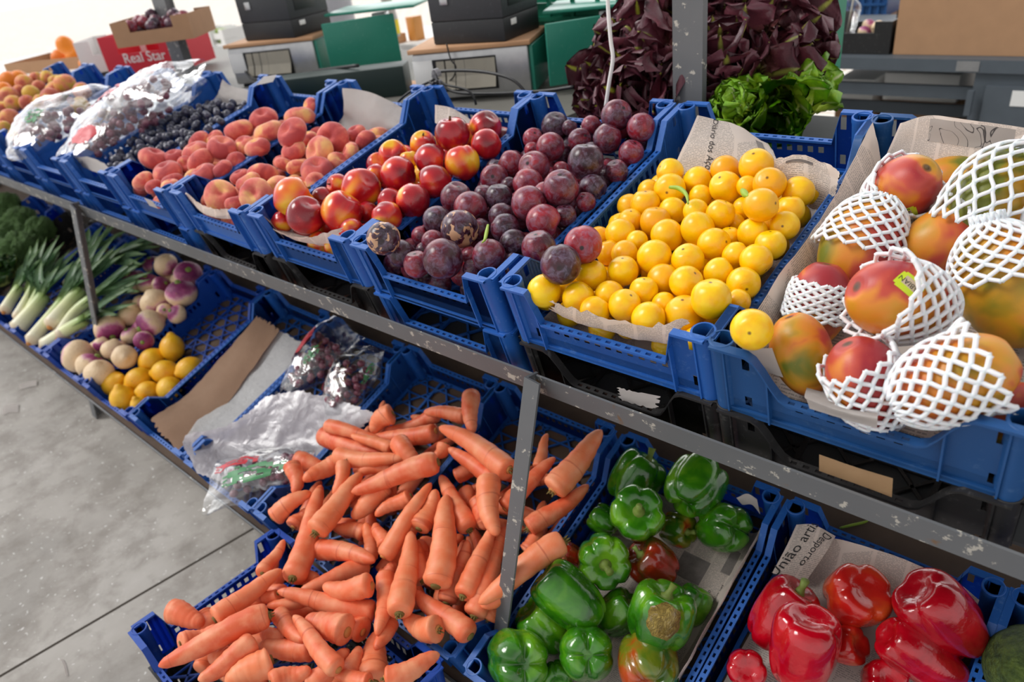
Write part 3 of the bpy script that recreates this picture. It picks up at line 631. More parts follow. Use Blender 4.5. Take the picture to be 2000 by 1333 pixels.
def carrot_mesh(L, r, rng, bend):
    bm = bmesh.new(); pts, rad = [], []; wob = rng.uniform(0, 9)
    for k in range(len(CPROF) * 2 - 1):
        a, b = CPROF[k // 2], CPROF[min(k // 2 + 1, len(CPROF) - 1)]; t = 0.5 if k % 2 else 0; u, q = a[0] * (1 - t) + b[0] * t, a[1] * (1 - t) + b[1] * t
        pts.append(Vector((bend[0] * math.sin(PI * u) + 0.004 * math.sin(5 * u + wob), bend[1] * math.sin(PI * u) + 0.003 * math.sin(6 * u - wob), u * L)))
        rad.append(r * 1.1 * q * (1 + 0.035 * math.sin(u * 38 + wob) * (1 if u < 0.95 else 0)))
    tube(bm, pts, rad, 18); return bm2me(bm, 'carrot', M_CA)
def frame_from(a, b):
    z = (b - a).normalized(); x = z.orthogonal().normalized(); y = z.cross(x)
    return Matrix(((x.x, y.x, z.x, a.x), (x.y, y.y, z.y, a.y), (x.z, y.z, z.z, a.z), (0, 0, 0, 1)))
def add_carrot(a, b, r, rng, label, group, top=True):
    L = (b - a).length; bend = (rng.uniform(-0.007, 0.007), rng.uniform(-0.007, 0.007)) if L > 0.06 else (0, 0)
    o = mobj('carrot', carrot_mesh(L, r, rng, bend)); o.matrix_world = frame_from(a, b); tag(o, label, 'carrot', group)
    if top:
        bm = bmesh.new(); rr = r * 0.34
        tube(bm, [(0, 0, r * 0.02), (0, 0, -r * 0.12)], [rr * 1.25, rr], 10); me = bm2me(bm, 'crown_scar', M_CROWN2 if rng.random() < 0.4 else M_CROWN); mobj('crown_scar', me, o, Matrix.Identity(4))
        if rng.random() < 0.5:
            bm = bmesh.new()
            for k in range(6):
                an = k * 1.05; q = rr * 0.55; e_ = Vector((math.cos(an) * q, math.sin(an) * q, 0))
                tube(bm, [e_ + Vector((0, 0, -r * 0.05)), e_ * 1.3 + Vector((0, 0, -r * rng.uniform(0.25, 0.55)))], [rr * 0.28, rr * 0.12], 5)
            mobj('stalk_stub', bm2me(bm, 'stalk_stub', M_CROWN), o, Matrix.Identity(4))
    return o
rng = random.Random(5)
sol = carrot_place(carrots)
def zone(p):
    l = LF.loc(p)
    if l.y < -0.01: return 'front crate'
    return 'middle crate' if l.x < -1.2 - 0.0 + 0.0 else 'crate behind the post'
ZN = {}
for k, (a, b, r) in enumerate(sol):
    c_ = (a + b) / 2; l = LF.loc(c_)
    z = 'front crate' if l.y < -0.01 else ('middle crate' if l.x < -0.8 else 'crate by the post')
    ZN.setdefault(z, []).append(k)
lab = {}
for z, ks in ZN.items():
    rk = rank_rows([(LF.loc(sol[k][0]).x, LF.loc(sol[k][0]).y) for k in ks], 4)
    for (row, kk), k in zip(rk, ks):
        L = (sol[k][1] - sol[k][0]).length; ad = 'long' if L > 0.19 else ('short' if L < 0.11 else 'mid-sized')
        px1, _, _ = pix(sol[k][0]); px2, _, _ = pix(sol[k][1]); dr = 'tip right' if px2 > px1 + 15 else ('tip left' if px2 < px1 - 15 else 'upright')
        lab[k] = f"{ad} carrot, {dr}, {ORD[min(kk, 15)]} from left in {ORD[min(row, 15)]} row, {z}"
for k, (a, b, r) in enumerate(sol): add_carrot(a, b, r, rng, lab[k], 'carrots in the heap')
def seg_dist(a, b, c, d):
    m_ = 9; return min(((a.lerp(b, i / 8)) - (c.lerp(d, j / 8))).length for i in range(m_) for j in range(m_))
done = [(a, b, r) for a, b, r in sol]
def under_carrots(fr, cx, cy, hx, hy, n, floor, zmax, yaw0=0.0, lb=''):
    k = 0
    for _ in range(1500):
        if k >= n: break
        L = rng.uniform(0.12, 0.19); r = rng.uniform(0.016, 0.02); an = rng.uniform(0, PI); x, y = cx + rng.uniform(-hx, hx), cy + rng.uniform(-hy, hy); z = rng.uniform(floor + r, zmax)
        dx, dy = math.cos(an) * L / 2, math.sin(an) * L / 2
        if abs(x - cx) + abs(dx) > hx + 0.0 or abs(y - cy) + abs(dy) > hy: continue
        a, b = fr.P(x - dx, y - dy, z), fr.P(x + dx, y + dy, z)
        if any(seg_dist(a, b, c, d) < (r + q) * 0.86 for c, d, q in done if (c - a).length < 0.5): continue
        ok = sum(1 for c, d, q in done[:len(sol)] if seg_dist(a, b, c, d) < 0.085 and (c + d).dot(fr.Z) > (a + b).dot(fr.Z))
        if ok < 1: continue
        done.append((a, b, r)); add_carrot(a, b, r, rng, lb, 'carrots buried ' + lb[-12:], False); k += 1
under_carrots(LF, -3 * PIT + PIT / 2, 0.26, 0.16, 0.22, 18, -TH + 0.012, -0.02, lb='carrot buried low in the heap of the crate by the post')
under_carrots(LF, -4 * PIT + PIT / 2 + 0.4 - 0.4, 0.26, 0.16, 0.22, 15, -TH + 0.012, -0.02, lb='carrot buried low in the heap of the middle crate')
under_carrots(FF, 0.0, 0.0, 0.27, 0.15, 26, -TH + 0.008, -0.02, lb='carrot buried low in the heap of the front crate')
# ------------------------------------------------------------------ bell peppers
def pepper_mesh(name, mat, k, lobes=4, long=1.1, taper=0.12, deep=0.13, nu=44, nv=56):
    bm = bmesh.new(); rg = []; rr = random.Random(k); ph = [rr.uniform(-0.25, 0.25) for _ in range(lobes)]; am = [rr.uniform(0.9, 1.12) for _ in range(lobes)]
    for i in range(1, nu):
        th = PI * i / nu; s, c = math.sin(th), math.cos(th); row = []
        for j in range(nv):
            f = 2 * PI * j / nv; u = (f / (2 * PI) * lobes + ph[int(f / (2 * PI) * lobes) % lobes] * math.sin(f) * 0.4) % lobes; fr = u % 1.0
            crease = math.exp(-(min(fr, 1 - fr) / 0.13) ** 2); amp = deep * (0.55 + 0.75 * abs(c))
            g = s ** 0.62; r = g * (1 - amp * crease) * (am[int(u) % lobes] * 0.25 + 0.75)
            r *= 1 - taper * (1 - c) / 2 * 1.5
            r *= 1 + 0.04 * noise.noise(Vector((math.cos(f) * 1.3 + k, math.sin(f) * 1.3, c * 1.5)))
            z = long * (c if abs(c) < 1 else c)
            z = long * math.copysign(abs(c) ** 0.72, c)
            if c > 0: z -= 0.34 * math.exp(-(g / 0.52) ** 2) + 0.08 * crease * g
            else: z += 0.26 * math.exp(-(g / 0.42) ** 2) + 0.22 * crease * math.exp(-((g - 0.55) / 0.4) ** 2)
            row.append(bm.verts.new((r * math.cos(f), r * math.sin(f), z)))
        rg.append(row)
    for i in range(len(rg) - 1):
        for j in range(nv): bm.faces.new((rg[i][j], rg[i + 1][j], rg[i + 1][(j + 1) % nv], rg[i][(j + 1) % nv]))
    bm.faces.new(rg[0]); bm.faces.new(rg[-1][::-1])
    return bm2me(bm, name, mat)
def m_pepper(name, st, patch=None):
    m = MB(name, 0.2, Coat_Weight=0.7, Coat_Roughness=0.06); a = m.noise(0.9, 3, dist=0.5)
    m.base(m.ramp(a, *st)); m.bump(m.noise(2.5, 3), 0.06, 0.1); return m.m
G1 = m_pepper('green_pepper_skin', [(0.3, srgb(26, 84, 10)), (0.5, srgb(58, 128, 14)), (0.7, srgb(112, 170, 30))])
G2 = m_pepper('turning_pepper_skin', [(0.35, srgb(52, 104, 20)), (0.5, srgb(120, 120, 26)), (0.62, srgb(176, 70, 24))])
G3 = m_pepper('dark_red_green_pepper_skin', [(0.32, srgb(70, 66, 18)), (0.45, srgb(130, 44, 18)), (0.62, srgb(168, 40, 22))])
R1 = m_pepper('red_pepper_skin', [(0.3, srgb(158, 0, 18)), (0.5, srgb(186, 4, 28)), (0.75, srgb(208, 16, 36))])
R2 = m_pepper('orange_red_pepper_skin', [(0.3, srgb(190, 24, 24)), (0.5, srgb(206, 40, 28)), (0.72, srgb(214, 92, 36))])
M_ROT = MB('shrivelled_brown_patch', 0.35, Coat_Weight=0.3); M_ROT.base(M_ROT.ramp(M_ROT.noise(2.4, 5, dist=1.0), (0.35, srgb(140, 112, 40)), (0.6, srgb(176, 150, 70)), (0.75, srgb(150, 130, 110)))); M_ROT.bump(M_ROT.noise(5, 5, dist=2.0), 0.8, 0.05); M_ROT = M_ROT.m
def pep_stem(k, L=0.45, r=0.1):
    bm = bmesh.new(); tube(bm, [(0, 0, 0.62), (0.0, 0, 0.74), (0.03, 0.0, 0.74 + L * 0.4), (0.12, 0.03, 0.74 + L)], [0.34, r * 1.5, r, r * 1.35], 10); return bm2me(bm, 'pepper_stem', M_GST)
PSTEM = [pep_stem(0), pep_stem(1, 0.3, 0.08)]
def pepper(px, py, d, fr, z, mat, look, label, cat, lobes=4, long=1.0, taper=0.12, k=0, group=None, stem=True, patch=False, sc_=1.0, deep=0.13):
    """look: direction of the stem in camera terms (right, up, towards the viewer)"""
    p = hit(px, py, fr, z); t = (p - CAM).dot(CF); r = d / 2 / FPX * t * sc_
    v = (CR * look[0] - CD * look[1] - CF * look[2]).normalized(); q = v.to_track_quat('Z', 'Y') @ Quaternion((0, 0, 1), k * 1.3)
    o = mobj('bell_pepper', pepper_mesh('bell_pepper', mat, k, lobes, long, taper, deep)); o.matrix_world = Matrix.LocRotScale(p, q, (r, r, r)); tag(o, label, cat, group)
    if stem: mobj('stem', PSTEM[k % 2], o, Matrix.Translation((0, 0, (long - 1.0) * 0.9)))
    if patch:
        bm = bmesh.new(); n = 22; me = o.data
        loc = q.inverted() @ ((CAM - p).normalized()); loc = (loc + q.inverted() @ (CR * 0.1 + CD * 0.18)).normalized(); x = loc.orthogonal().normalized(); y = loc.cross(x)
        dg_ = bpy.context.evaluated_depsgraph_get(); bpy.context.view_layer.update()
        rings = []
        for a in range(9):
            ra = 0.62 * a / 8; row = []
            for b in range(n if a else 1):
                dd = (loc + (x * math.cos(2 * PI * b / n) + y * math.sin(2 * PI * b / n)) * ra * (1 + 0.1 * math.sin(b * 1.9))).normalized()
                hit_, co, nn, _ = o.ray_cast(dd * 3, -dd); co = co if hit_ else dd
                row.append(bm.verts.new(Vector(co) + dd * (0.016 if a < 8 else -0.01)))
            rings.append(row)
        for b in range(n): bm.faces.new((rings[0][0], rings[1][b], rings[1][(b + 1) % n]))
        for a in range(1, 8):
            for b in range(n): bm.faces.new((rings[a][b], rings[a + 1][b], rings[a + 1][(b + 1) % n], rings[a][(b + 1) % n]))
        w_ = mobj('shrivelled_patch', bm2me(bm, 'shrivelled_patch', M_ROT), o, Matrix.Identity(4)); w_['label'] = 'shrivelled yellow brown patch of skin'
    return o
def G(x, y): return 800 + x / 2.287, 750 + y / 2.287
gp = [  # crop x, y, diameter, z, material, look, label, long, lobes, stem, patch
 (1010,425,215,-.03,G1,(.5,.8,.1),'green pepper at the back left with its stem pointing up right',1.1,4,1,0),
 (1020,580,238,.02,G1,(-.1,.35,.9),'glossy green pepper with stem facing up, centre of the back group',.85,5,1,0),
 (1275,455,245,-.005,G1,(.55,.6,-.5),'green pepper with knobbly bottom lobes, second from right at the back',1.0,4,1,0),
 (1405,640,215,-.055,G1,(-.3,-.2,-.9),'dark green pepper at the right edge of the back',1.0,4,0,0),
 (865,790,230,.005,G1,(0,0,1),'green pepper showing its round calyx and stem to the viewer',.85,6,1,0),
 (868,612,130,-.05,G1,(-.6,.4,-.3),'small part hidden green pepper at the left rim',1.0,4,0,0),
 (1195,650,150,-.075,G2,(.4,0,.5),'small green and red pepper wedged between the back peppers',1.0,4,1,0),
 (1085,805,205,-.045,G3,(-.6,.5,.2),'dark red and green pepper in the middle of the green ones',1.0,4,1,0),
 (712,955,235,.015,G1,(-.7,.62,-.1),'long smooth green pepper lying diagonally at the left',1.35,3,0,0),
 (605,1080,215,-.05,G1,(-.5,.5,.1),'green pepper under the long one by the left rim',1.1,4,0,0),
 (485,1235,262,-.01,G1,(-.3,-.2,-.95),'large green pepper showing its bottom, front left corner',.9,4,0,0),
 (790,1205,240,-.02,G1,(0,-.3,-.95),'green pepper showing its bottom, front centre',.9,4,0,0),
 (935,1025,190,-.07,G1,(.5,.5,.2),'dark green pepper deep between the front peppers',1.0,4,1,0),
 (1122,1040,285,.0,G1,(.25,.95,.2),'green pepper with a big shrivelled brown patch',.95,4,1,1),
 (1065,1260,262,-.035,G2,(.1,.3,-.9),'green and orange turning pepper at the front right',1.0,4,0,0),
 (1265,990,150,-.085,G1,(.3,.6,0),'dark green pepper in the shadow at the right rim',1.1,4,0,0),
 (715,775,120,-.06,G3,(-.6,.4,0),'small orange red pepper behind the calyx pepper at left rim',1.0,4,0,0),
 (660,1315,140,-.075,G1,(0,0,1),'small green pepper low in the front of the crate',1.0,4,0,0)]
for k, q in enumerate(gp):
    x, y = G(q[0], q[1]); pepper(x, y, q[2] / 2.287, LF, q[3], q[4], q[5], q[6], 'pepper', q[8], q[7], 0.12, k, 'green and turning peppers in one crate', bool(q[9]), bool(q[10]), 1.13)
def Rr(x, y): return 1300 + x / 2.857, 900 + y / 2.857
rp = [(645,860,320,-.03,R1,(.45,.8,.3),'long red pepper with green stem at the left rim',1.3,3,1),
 (1060,765,362,-.02,R2,(.1,.55,.75),'squarish orange red pepper at the back centre',.9,4,0),
 (1550,870,400,.0,R1,(-.6,.6,.1),'very large smooth red pepper lying diagonally at the right',1.25,3,0),
 (765,1060,390,.01,R1,(.05,.9,.3),'big elongated red pepper at the front left',1.25,3,0),
 (1440,1110,300,-.035,R1,(-.75,.5,0),'long red pepper with a cloudy shine at the front right',1.75,3,0),
 (1000,1030,220,-.055,R2,(.3,.2,.5),'small red and yellow pepper between the big red ones',1.0,4,0),
 (450,1160,225,-.05,R1,(-.2,.3,.9),'small lumpy red pepper at the front left corner',1.0,5,0),
 (1210,1240,250,-.055,R1,(0,.3,.5),'red pepper cut by the bottom edge of the picture',1.0,4,0)]
for k, q in enumerate(rp):
    x, y = Rr(q[0], q[1]); pepper(x, y, q[2] / 2.857, LF, q[3], q[4], q[5], q[6], 'pepper', q[8], q[7], 0.2, k + 30, 'red peppers on newspaper', bool(q[9]), False, 1.09, 0.09)
M_MEL = MB('melon_rind', 0.6); M_MEL.base(M_MEL.ramp(M_MEL.noise(5, 5), (0.35, srgb(36, 58, 20)), (0.65, srgb(84, 104, 40)))); M_MEL.bump(M_MEL.noise(14, 5), 0.5, 0.05)
p = hit(2015, 1310, LF, -0.035); o = mobj('melon', blob('melon', lambda d: Vector((d.x, d.y, d.z * 1.15)), 4, M_MEL.m)); o.matrix_world = Matrix.LocRotScale(p, Quaternion((1, 0, 0), 1.2), (0.07,) * 3); tag(o, 'dark green rough melon at the lower right corner', 'melon')
# ------------------------------------------------------------------ mangoes and foam nets
def m_mango(shift=0.0):
    m = MB('mango_skin', 0.42, Coat_Weight=0.05, Coat_Roughness=0.25); a = m.noise(0.75, 3, dist=0.3); sp = m.noise(30, 3, rough=0.7)
    v = m.math('ADD', a, shift)
    c = m.ramp(v, (0.3, srgb(156, 36, 46)), (0.42, srgb(192, 72, 54)), (0.49, srgb(216, 132, 40)), (0.58, srgb(196, 142, 26)), (0.7, srgb(110, 116, 26)))
    c = m.mix(m.ramp(sp, (0.68, (0, 0, 0)), (0.72, (0.4,) * 3)), c, srgb(220, 170, 100)); c = m.mix(pole(m, 0.992, 0.998), c, srgb(70, 50, 30)); m.base(c); m.bump(sp, 0.06, 0.01); return m.m
M_MA = m_mango()
def mango_f(k):
    def f(d):
        r = 1 + 0.02 * nz(d, 1.2, k); x, y, z = d.x * 0.86, d.y * 0.78, d.z * 1.16
        x += 0.12 * d.z * d.z * (1 if d.z < 0 else -0.3); w_ = 1 + 0.06 * d.z
        z -= 0.07 * sm(0.93, 1.0, d.z)
        return Vector((x * r * w_, y * r * w_, z * r))
    return f
MAs = [blob('mango', mango_f(k), 5, M_MA) for k in range(3)]
MSTEM = stem_me('stalk_scar', M_STEM, [(0, 0, 0.99), (0.0, 0, 1.06), (0.01, 0.01, 1.11)], [0.11, 0.07, 0.05], 9)
M_FOAM = MB('white_foam', 0.7, Subsurface_Weight=0.2, Subsurface_Scale=0.005).base((0.86, 0.87, 0.9)).m
def foam_net(mango, r, v0, v1, n=15, rows=10, flare0=0.0, flare1=0.0, lift=1.07, seed=0, strand=0.0030, name='foam_net'):
    """two families of helical strands that touch where they cross, wrapped round the mango ; v in -1..1 along its axis"""
    rg = random.Random(seed); bm = bmesh.new()
    def S(f, v):
        vv = max(-0.98, min(0.98, v)); s = math.sqrt(1 - vv * vv); over0 = max(0, v0 + 0.25 - v) / 0.25 * flare0; over1 = max(0, v - (v1 - 0.25)) / 0.25 * flare1
        k = lift + over0 + over1 + 0.035 * noise.noise(Vector((math.cos(f) * 1.6 + seed, math.sin(f) * 1.6, v * 2)))
        s = max(s, 0.30)
        return Vector((0.86 * s * math.cos(f) * k + 0.12 * vv * vv * (1 if vv < 0 else -.3), 0.78 * s * math.sin(f) * k, 1.16 * vv * lift + (v - vv) * 1.2))
    jit = {}
    def node(i, j):
        i2 = i % (2 * n)
        if (i2, j) not in jit: jit[(i2, j)] = (rg.uniform(-.02, .02), rg.uniform(-.012, .012))
        a, b = jit[(i2, j)]; return (PI * i2 / n + a, v0 + (v1 - v0) * j / rows + b)
    for fam in (1, -1):
        for i in range(0, 2 * n, 2):
            pts = []; last = None
            for j in range(rows + 1):
                f, v = node(i + fam * j, j)
                f0 = PI * (i + fam * j) / n; f = f0 + (f - PI * ((i + fam * j) % (2 * n)) / n)
                if last is not None:
                    for q in (0.25, 0.5, 0.75):
                        e_ = q * q * (3 - 2 * q); pts.append(S(last[0] * (1 - e_) + f * e_, last[1] * (1 - q) + v * q))
                pts.append(S(f, v)); last = (f, v)
            tube(bm, pts, strand / r, 5)
    me = bm2me(bm, name, M_FOAM); o = mobj(name, me); o.matrix_world = mango.matrix_world.copy(); return o
def sticker(mango, r, d, size=0.62):
    d = Vector(d).normalized(); x = d.orthogonal().normalized(); y = d.cross(x); bm = bmesh.new(); n = 10; g = []
    bpy.context.view_layer.update()
    for i in range(n + 1):
        row = []
        for j in range(n + 1):
            u, v = (i / n - 0.5) * size, (j / n - 0.5) * size * 0.72; dd = (d + x * u + y * v).normalized(); h, co, nn, _ = mango.ray_cast(dd * 3, -dd)
            row.append(bm.verts.new((Vector(co) if h else dd) + dd * 0.006))
        g.append(row)
    for i in range(n):
        for j in range(n):
            q = (abs(i + .5 - n / 2) / (n / 2)) ** 3 + (abs(j + .5 - n / 2) / (n / 2)) ** 3
            if q < 1.1:
                f = bm.faces.new((g[i][j], g[i + 1][j], g[i + 1][j + 1], g[i][j + 1])); f.material_index = 1 if (2 <= j <= 6 and 2 <= i <= 7) else 0
    me = bm2me(bm, 'fruit_sticker', MB('lime_green_sticker', 0.3).base(srgb(196, 216, 40)).m); me.materials.append(MB('sticker_centre', 0.35).base(srgb(196, 176, 150)).m)
    o = mobj('fruit_sticker', me, mango, Matrix.Identity(4)); o['label'] = 'lime green paper fruit sticker'
    # printed word on the sticker
    cu = bpy.data.curves.new('t', 'FONT'); cu.body = 'FABIAN'; cu.size = size * 0.27; cu.align_x = 'CENTER'; cu.align_y = 'CENTER'; t = bpy.data.objects.new('t', cu); COL.objects.link(t)
    dg_ = bpy.context.evaluated_depsgraph_get(); bpy.context.view_layer.update(); tm = bpy.data.meshes.new_from_object(t.evaluated_get(bpy.context.evaluated_depsgraph_get())); bpy.data.objects.remove(t)
    for v in tm.vertices:
        dd = (d + x * v.co.x + y * v.co.y).normalized(); h, co, nn, _ = mango.ray_cast(dd * 3, -dd); v.co = (Vector(co) if h else dd) + dd * 0.010
    tm.materials.clear(); tm.materials.append(INK); mobj('printed_word', tm, o, Matrix.Identity(4))
INK = MB('black_ink', 0.7).base(srgb(30, 28, 30)).m
SHIFTS = [-.03, .05, -.03, .02, -.09, -.04, .06, .08, -.07, .02, .09, .02, 0, 0]; SEEN = []
def mango(px, py, d, z, look, label, k=0, spin=0.0, stem=False, r=None):
    p = hit(px, py, UF, z); t = (p - CAM).dot(CF); r = r or d / 2 / FPX * t * 1.22
    v = (CR * look[0] - CD * look[1] - CF * look[2]).normalized(); q = v.to_track_quat('Z', 'Y') @ Quaternion((0, 0, 1), spin)
    o = mobj('mango', MAs[k % 3]); o.matrix_world = Matrix.LocRotScale(p, q, (r, r, r)); tag(o, label, 'mango', 'mangoes on newspaper'); own_mat(o, m_mango(SHIFTS[len(SEEN)])); SEEN.append(1)
    if stem: mobj('stalk_scar', MSTEM, o, Matrix.Identity(4))
    return o, r
def NT(mg, v0, v1, label, **k): o = foam_net(mg[0], mg[1], v0, v1, **k); tag(o, label, 'foam net', 'white foam nets round the mangoes'); return o
def MX(x, y): return 1400 + x / 3.333, 250 + y / 3.333
def MY(x, y): return 1300 + x / 2.857, 550 + y / 2.857
ms = {}
ms[1] = mango(*MX(1195,420), 125, -.015, (.1,.35,.9), 'red and yellow mango at the back left showing its stalk scar', 0, 0.5, True)
ms[2] = mango(*MX(1560,350), 95, -.065, (.9,-.1,.2), 'orange green mango half hidden at the back', 1, 1.0)
ms[3] = mango(*MX(935,770), 142, -.035, (.35,.9,.1), 'brownish red mango near the left rim with net over its top', 2, 0.4)
ms[4] = mango(*MX(1560,730), 150, -.045, (.9,.2,.1), 'orange mango in the middle behind the stickered one', 1, 2.2)
ms[5] = mango(*MX(660,1150), 120, -.06, (.1,.8,.2), 'dusky pink mango low by the left rim', 0, 2.0)
ms[6] = mango(*MX(1185,1130), 150, .02, (-.85,.25,.2), 'red and green mango with sticker lying on top of the others', 2, 1.2)
ms[7] = mango(*MX(1870,1030), 175, -.03, (-.2,.9,.0), 'big green and orange mango at the right', 0, 1.6)
ms[8] = mango(*MY(760,405), 118, -.045, (-.3,.75,.1), 'bare yellow green mango at the front left corner', 1, 0.2)
ms[9] = mango(*MY(1130,575), 145, -.035, (-.5,.8,.2), 'pink red mango at the front in a net', 2, 3.0)
ms[10] = mango(*MY(1610,545), 165, .01, (.8,.45,.4), 'orange mango at the front right in a wide open net', 1, 2.7)
ms[11] = mango(*MX(1810,470), 150, .005, (.5,.75,.1), 'green mango under the tall net at the back right', 2, 1.0)
ms[12] = mango(*MY(1880,735), 120, -.08, (.6,.2,.2), 'orange mango low in the front right corner', 0, 2.0)
NT(ms[1], -0.95, 0.35, 'white foam net pushed back round the mango at the back left', flare1=0.16, seed=1)
NT(ms[3], -0.15, 0.98, 'white foam net over the mango at the left rim', flare0=0.12, seed=2)
NT(ms[11], -0.75, 1.35, 'tall white foam net standing up at the back right', flare0=0.25, seed=3, n=16, lift=1.15)
NT(ms[4], -0.1, 0.9, 'white foam net on the right half of the orange mango', flare0=0.2, seed=4)
NT(ms[6], -0.95, 0.45, 'white foam net bunched round the stickered mango', flare1=0.3, seed=5, lift=1.1)
NT(ms[5], -0.3, 0.5, 'white foam net round the dusky pink mango', flare0=0.1, seed=9)
NT(ms[7], 0.1, 1.1, 'white foam net over the top of the big green mango', flare0=0.15, seed=6)
NT(ms[9], -0.95, 0.6, 'white foam net round the pink red front mango', flare1=0.2, seed=7)
NT(ms[10], -0.95, 0.5, 'white foam net slipped off the front right mango, wide open', flare1=0.35, seed=8, lift=1.1)
bpy.context.view_layer.update()
def tocam(m_, rx, uy): q = m_[0].matrix_world.to_quaternion().inverted(); return q @ ((CAM - m_[0].matrix_world.translation).normalized() + CR * rx - CD * uy)
sticker(ms[1][0], ms[1][1], tocam(ms[1], 0.35, -0.9)); sticker(ms[6][0], ms[6][1], tocam(ms[6], 0.25, 0.35))
# ------------------------------------------------------------------ decks, posts
def slab(name, fr, x0, x1, y0, y1, z0, z1, mat, label, cat):
    bm = bmesh.new(); box(bm, x0, x1, y0, y1, z0, z1); bmesh.ops.transform(bm, matrix=Matrix.Translation(fr.o) @ Matrix.Rotation(fr.th, 4, 'X'), verts=bm.verts)
    return tag(mobj(name, bm2me(bm, name, mat, False)), label, cat)
M_BOARD = plain('weathered_board', srgb(96, 78, 64), 0.85, 0.3); M_DARKM = plain('dark_sheet_metal', srgb(52, 54, 56), 0.7, 0.2)
slab('upper_shelf_deck', UF, -6.5, 1.2, 0.03, 0.78, -0.262, -0.2545, M_DARKM, 'dark sheet metal deck of the upper shelf under the stacked crates', 'shelf')
slab('lower_shelf_deck', LF, -6.5, 1.0, -0.035, 0.98, -TH - 0.016, -TH - 0.004, M_BOARD, 'brown weathered board deck under the lower row of crates', 'shelf')
lbeam('deck_edge', LF, -6.5, 1.0, -0.042, -0.16, -0.116, 0.03, label='grey steel edge strip along the front of the lower deck')
def post(name, a, b, w, d, label, mat=None, t=0.005):
    a, b = Vector(a), Vector(b); bm = bmesh.new(); L = (b - a).length
    box(bm, -w / 2, w / 2, -d / 2, -d / 2 + t, 0, L); box(bm, -w / 2, -w / 2 + t, -d / 2 + t, d / 2, 0, L)
    z = (b - a).normalized(); x = Vector((1, 0, 0)); x = (x - z * x.dot(z)).normalized(); y = z.cross(x)
    o = mobj(name, bm2me(bm, name, mat or STEEL, False)); o.matrix_world = Matrix(((x.x, y.x, z.x, a.x), (x.y, y.y, z.y, a.y), (x.z, y.z, z.z, a.z), (0, 0, 0, 1)))
    return tag(o, label, 'post')
def slant(px, py, label, w, dy, dz=0.07):
    p = hitY(px, py, -0.02); a = hit(*dy, LF, -0.03); post('steel_post', a + (a - p).normalized() * dz, p + Vector((0, 0, 0.02)), w, 0.032, label)
slant(1052, 757, 'slanted grey steel post between the carrots and the green peppers', 0.034, (988, 1222))
slant(155, 412, 'slanted grey steel post in front of the leeks', 0.040, (197, 655))
p = hitY(1353, 205, 0.735); post('steel_post', (p.x, p.y, -0.036), (p.x, p.y, 2.6), 0.073, 0.05, 'tall vertical grey post with chipped paint behind the yellow plum crate', t=0.02)
p = hitY(372, 137, 0.9); post('steel_post', (p.x, p.y, -0.036), (p.x, p.y, 2.6), 0.125, 0.09, 'tall grey post at the far left behind the bagged grapes', t=0.02)
for k, x in enumerate((-5.6, -2.95, 0.9)):
    post('support_post', (x, 0.45, -0.036), (x, 0.45, 0.93), 0.04, 0.04, ['far left', 'middle', 'right hand'][k] + ' rear leg in the dark below the upper shelf')
p = hit(195, 812, WF, -0.036); post('support_post', (p.x, p.y, -0.036), (p.x, p.y + 0.05, 0.23), 0.045, 0.045, 'short dark leg below the turnip crate on the floor')
# ------------------------------------------------------------------ papers and sheets
def newsprint():
    m = MB('newsprint', 0.85); uv = m.n('ShaderNodeTexCoord').outputs['UV']; s = m.n('ShaderNodeSeparateXYZ'); m.l(uv, s.inputs[0]); U, V = s.outputs['X'], s.outputs['Y']
    # uv in metres : columns 45 mm wide, lines 3 mm high
    fr = lambda x, k: m.math('FRACT', m.math('MULTIPLY', x, k))
    line = m.math('GREATER_THAN', fr(V, 300), 0.52); col = m.math('GREATER_THAN', fr(U, 21), 0.12)
    mp = m.n('ShaderNodeMapping'); mp.inputs['Scale'].default_value = (420, 300, 1); m.l(uv, mp.inputs[0])
    wn = m.noise(1.0, 1, mp.outputs[0]); word = m.math('GREATER_THAN', wn, 0.44)
    blk = m.n('ShaderNodeTexVoronoi', feature='F1'); blk.inputs['Scale'].default_value = 9; m.l(uv, blk.inputs['Vector']); sb = m.n('ShaderNodeSeparateColor'); m.l(blk.outputs['Color'], sb.inputs[0])
    has = m.math('GREATER_THAN', sb.outputs['Red'], 0.25)
    t = m.math('MULTIPLY', m.math('MULTIPLY', line, col), m.math('MULTIPLY', word, has))
    c = m.mix(m.noise(3, 4, uv), srgb(250, 240, 232), srgb(240, 228, 218)); c = m.mix(m.math('MULTIPLY', t, 0.42), c, srgb(70, 64, 62)); m.base(c)
    m.bump(m.noise(18, 4, uv, 0.5), 0.3, 0.004); return m.m
NEWS = newsprint()
_m = MB('plain_paper', 0.85); _m.base(_m.mix(_m.noise(10, 4), srgb(226, 220, 216), srgb(206, 200, 196))); _m.bump(_m.noise(30, 4, dist=0.6), 0.35, 0.004); PAPER = _m.m
_m = MB('brown_paper', 0.85); _m.base(_m.mix(_m.noise(9, 5), srgb(206, 172, 146), srgb(178, 142, 116))); _m.bump(_m.noise(24, 5), 0.4, 0.004); BROWN = _m.m
_m = MB('white_fibre_sheet', 0.9); _m.base(_m.mix(_m.noise(40, 5, rough=0.7), srgb(252, 251, 250), srgb(228, 227, 228))); _m.bump(_m.noise(70, 5, rough=0.7, dist=0.6), 0.8, 0.006); FIBRE = _m.m
_m = MB('milky_plastic_film', 0.38, Transmission_Weight=0.3, Coat_Weight=0.1); _m.base(_m.mix(_m.noise(6, 4), srgb(232, 228, 232), srgb(206, 200, 208))); _m.bump(_m.noise(14, 5, dist=1.6), 0.7, 0.008); FILM = _m.m
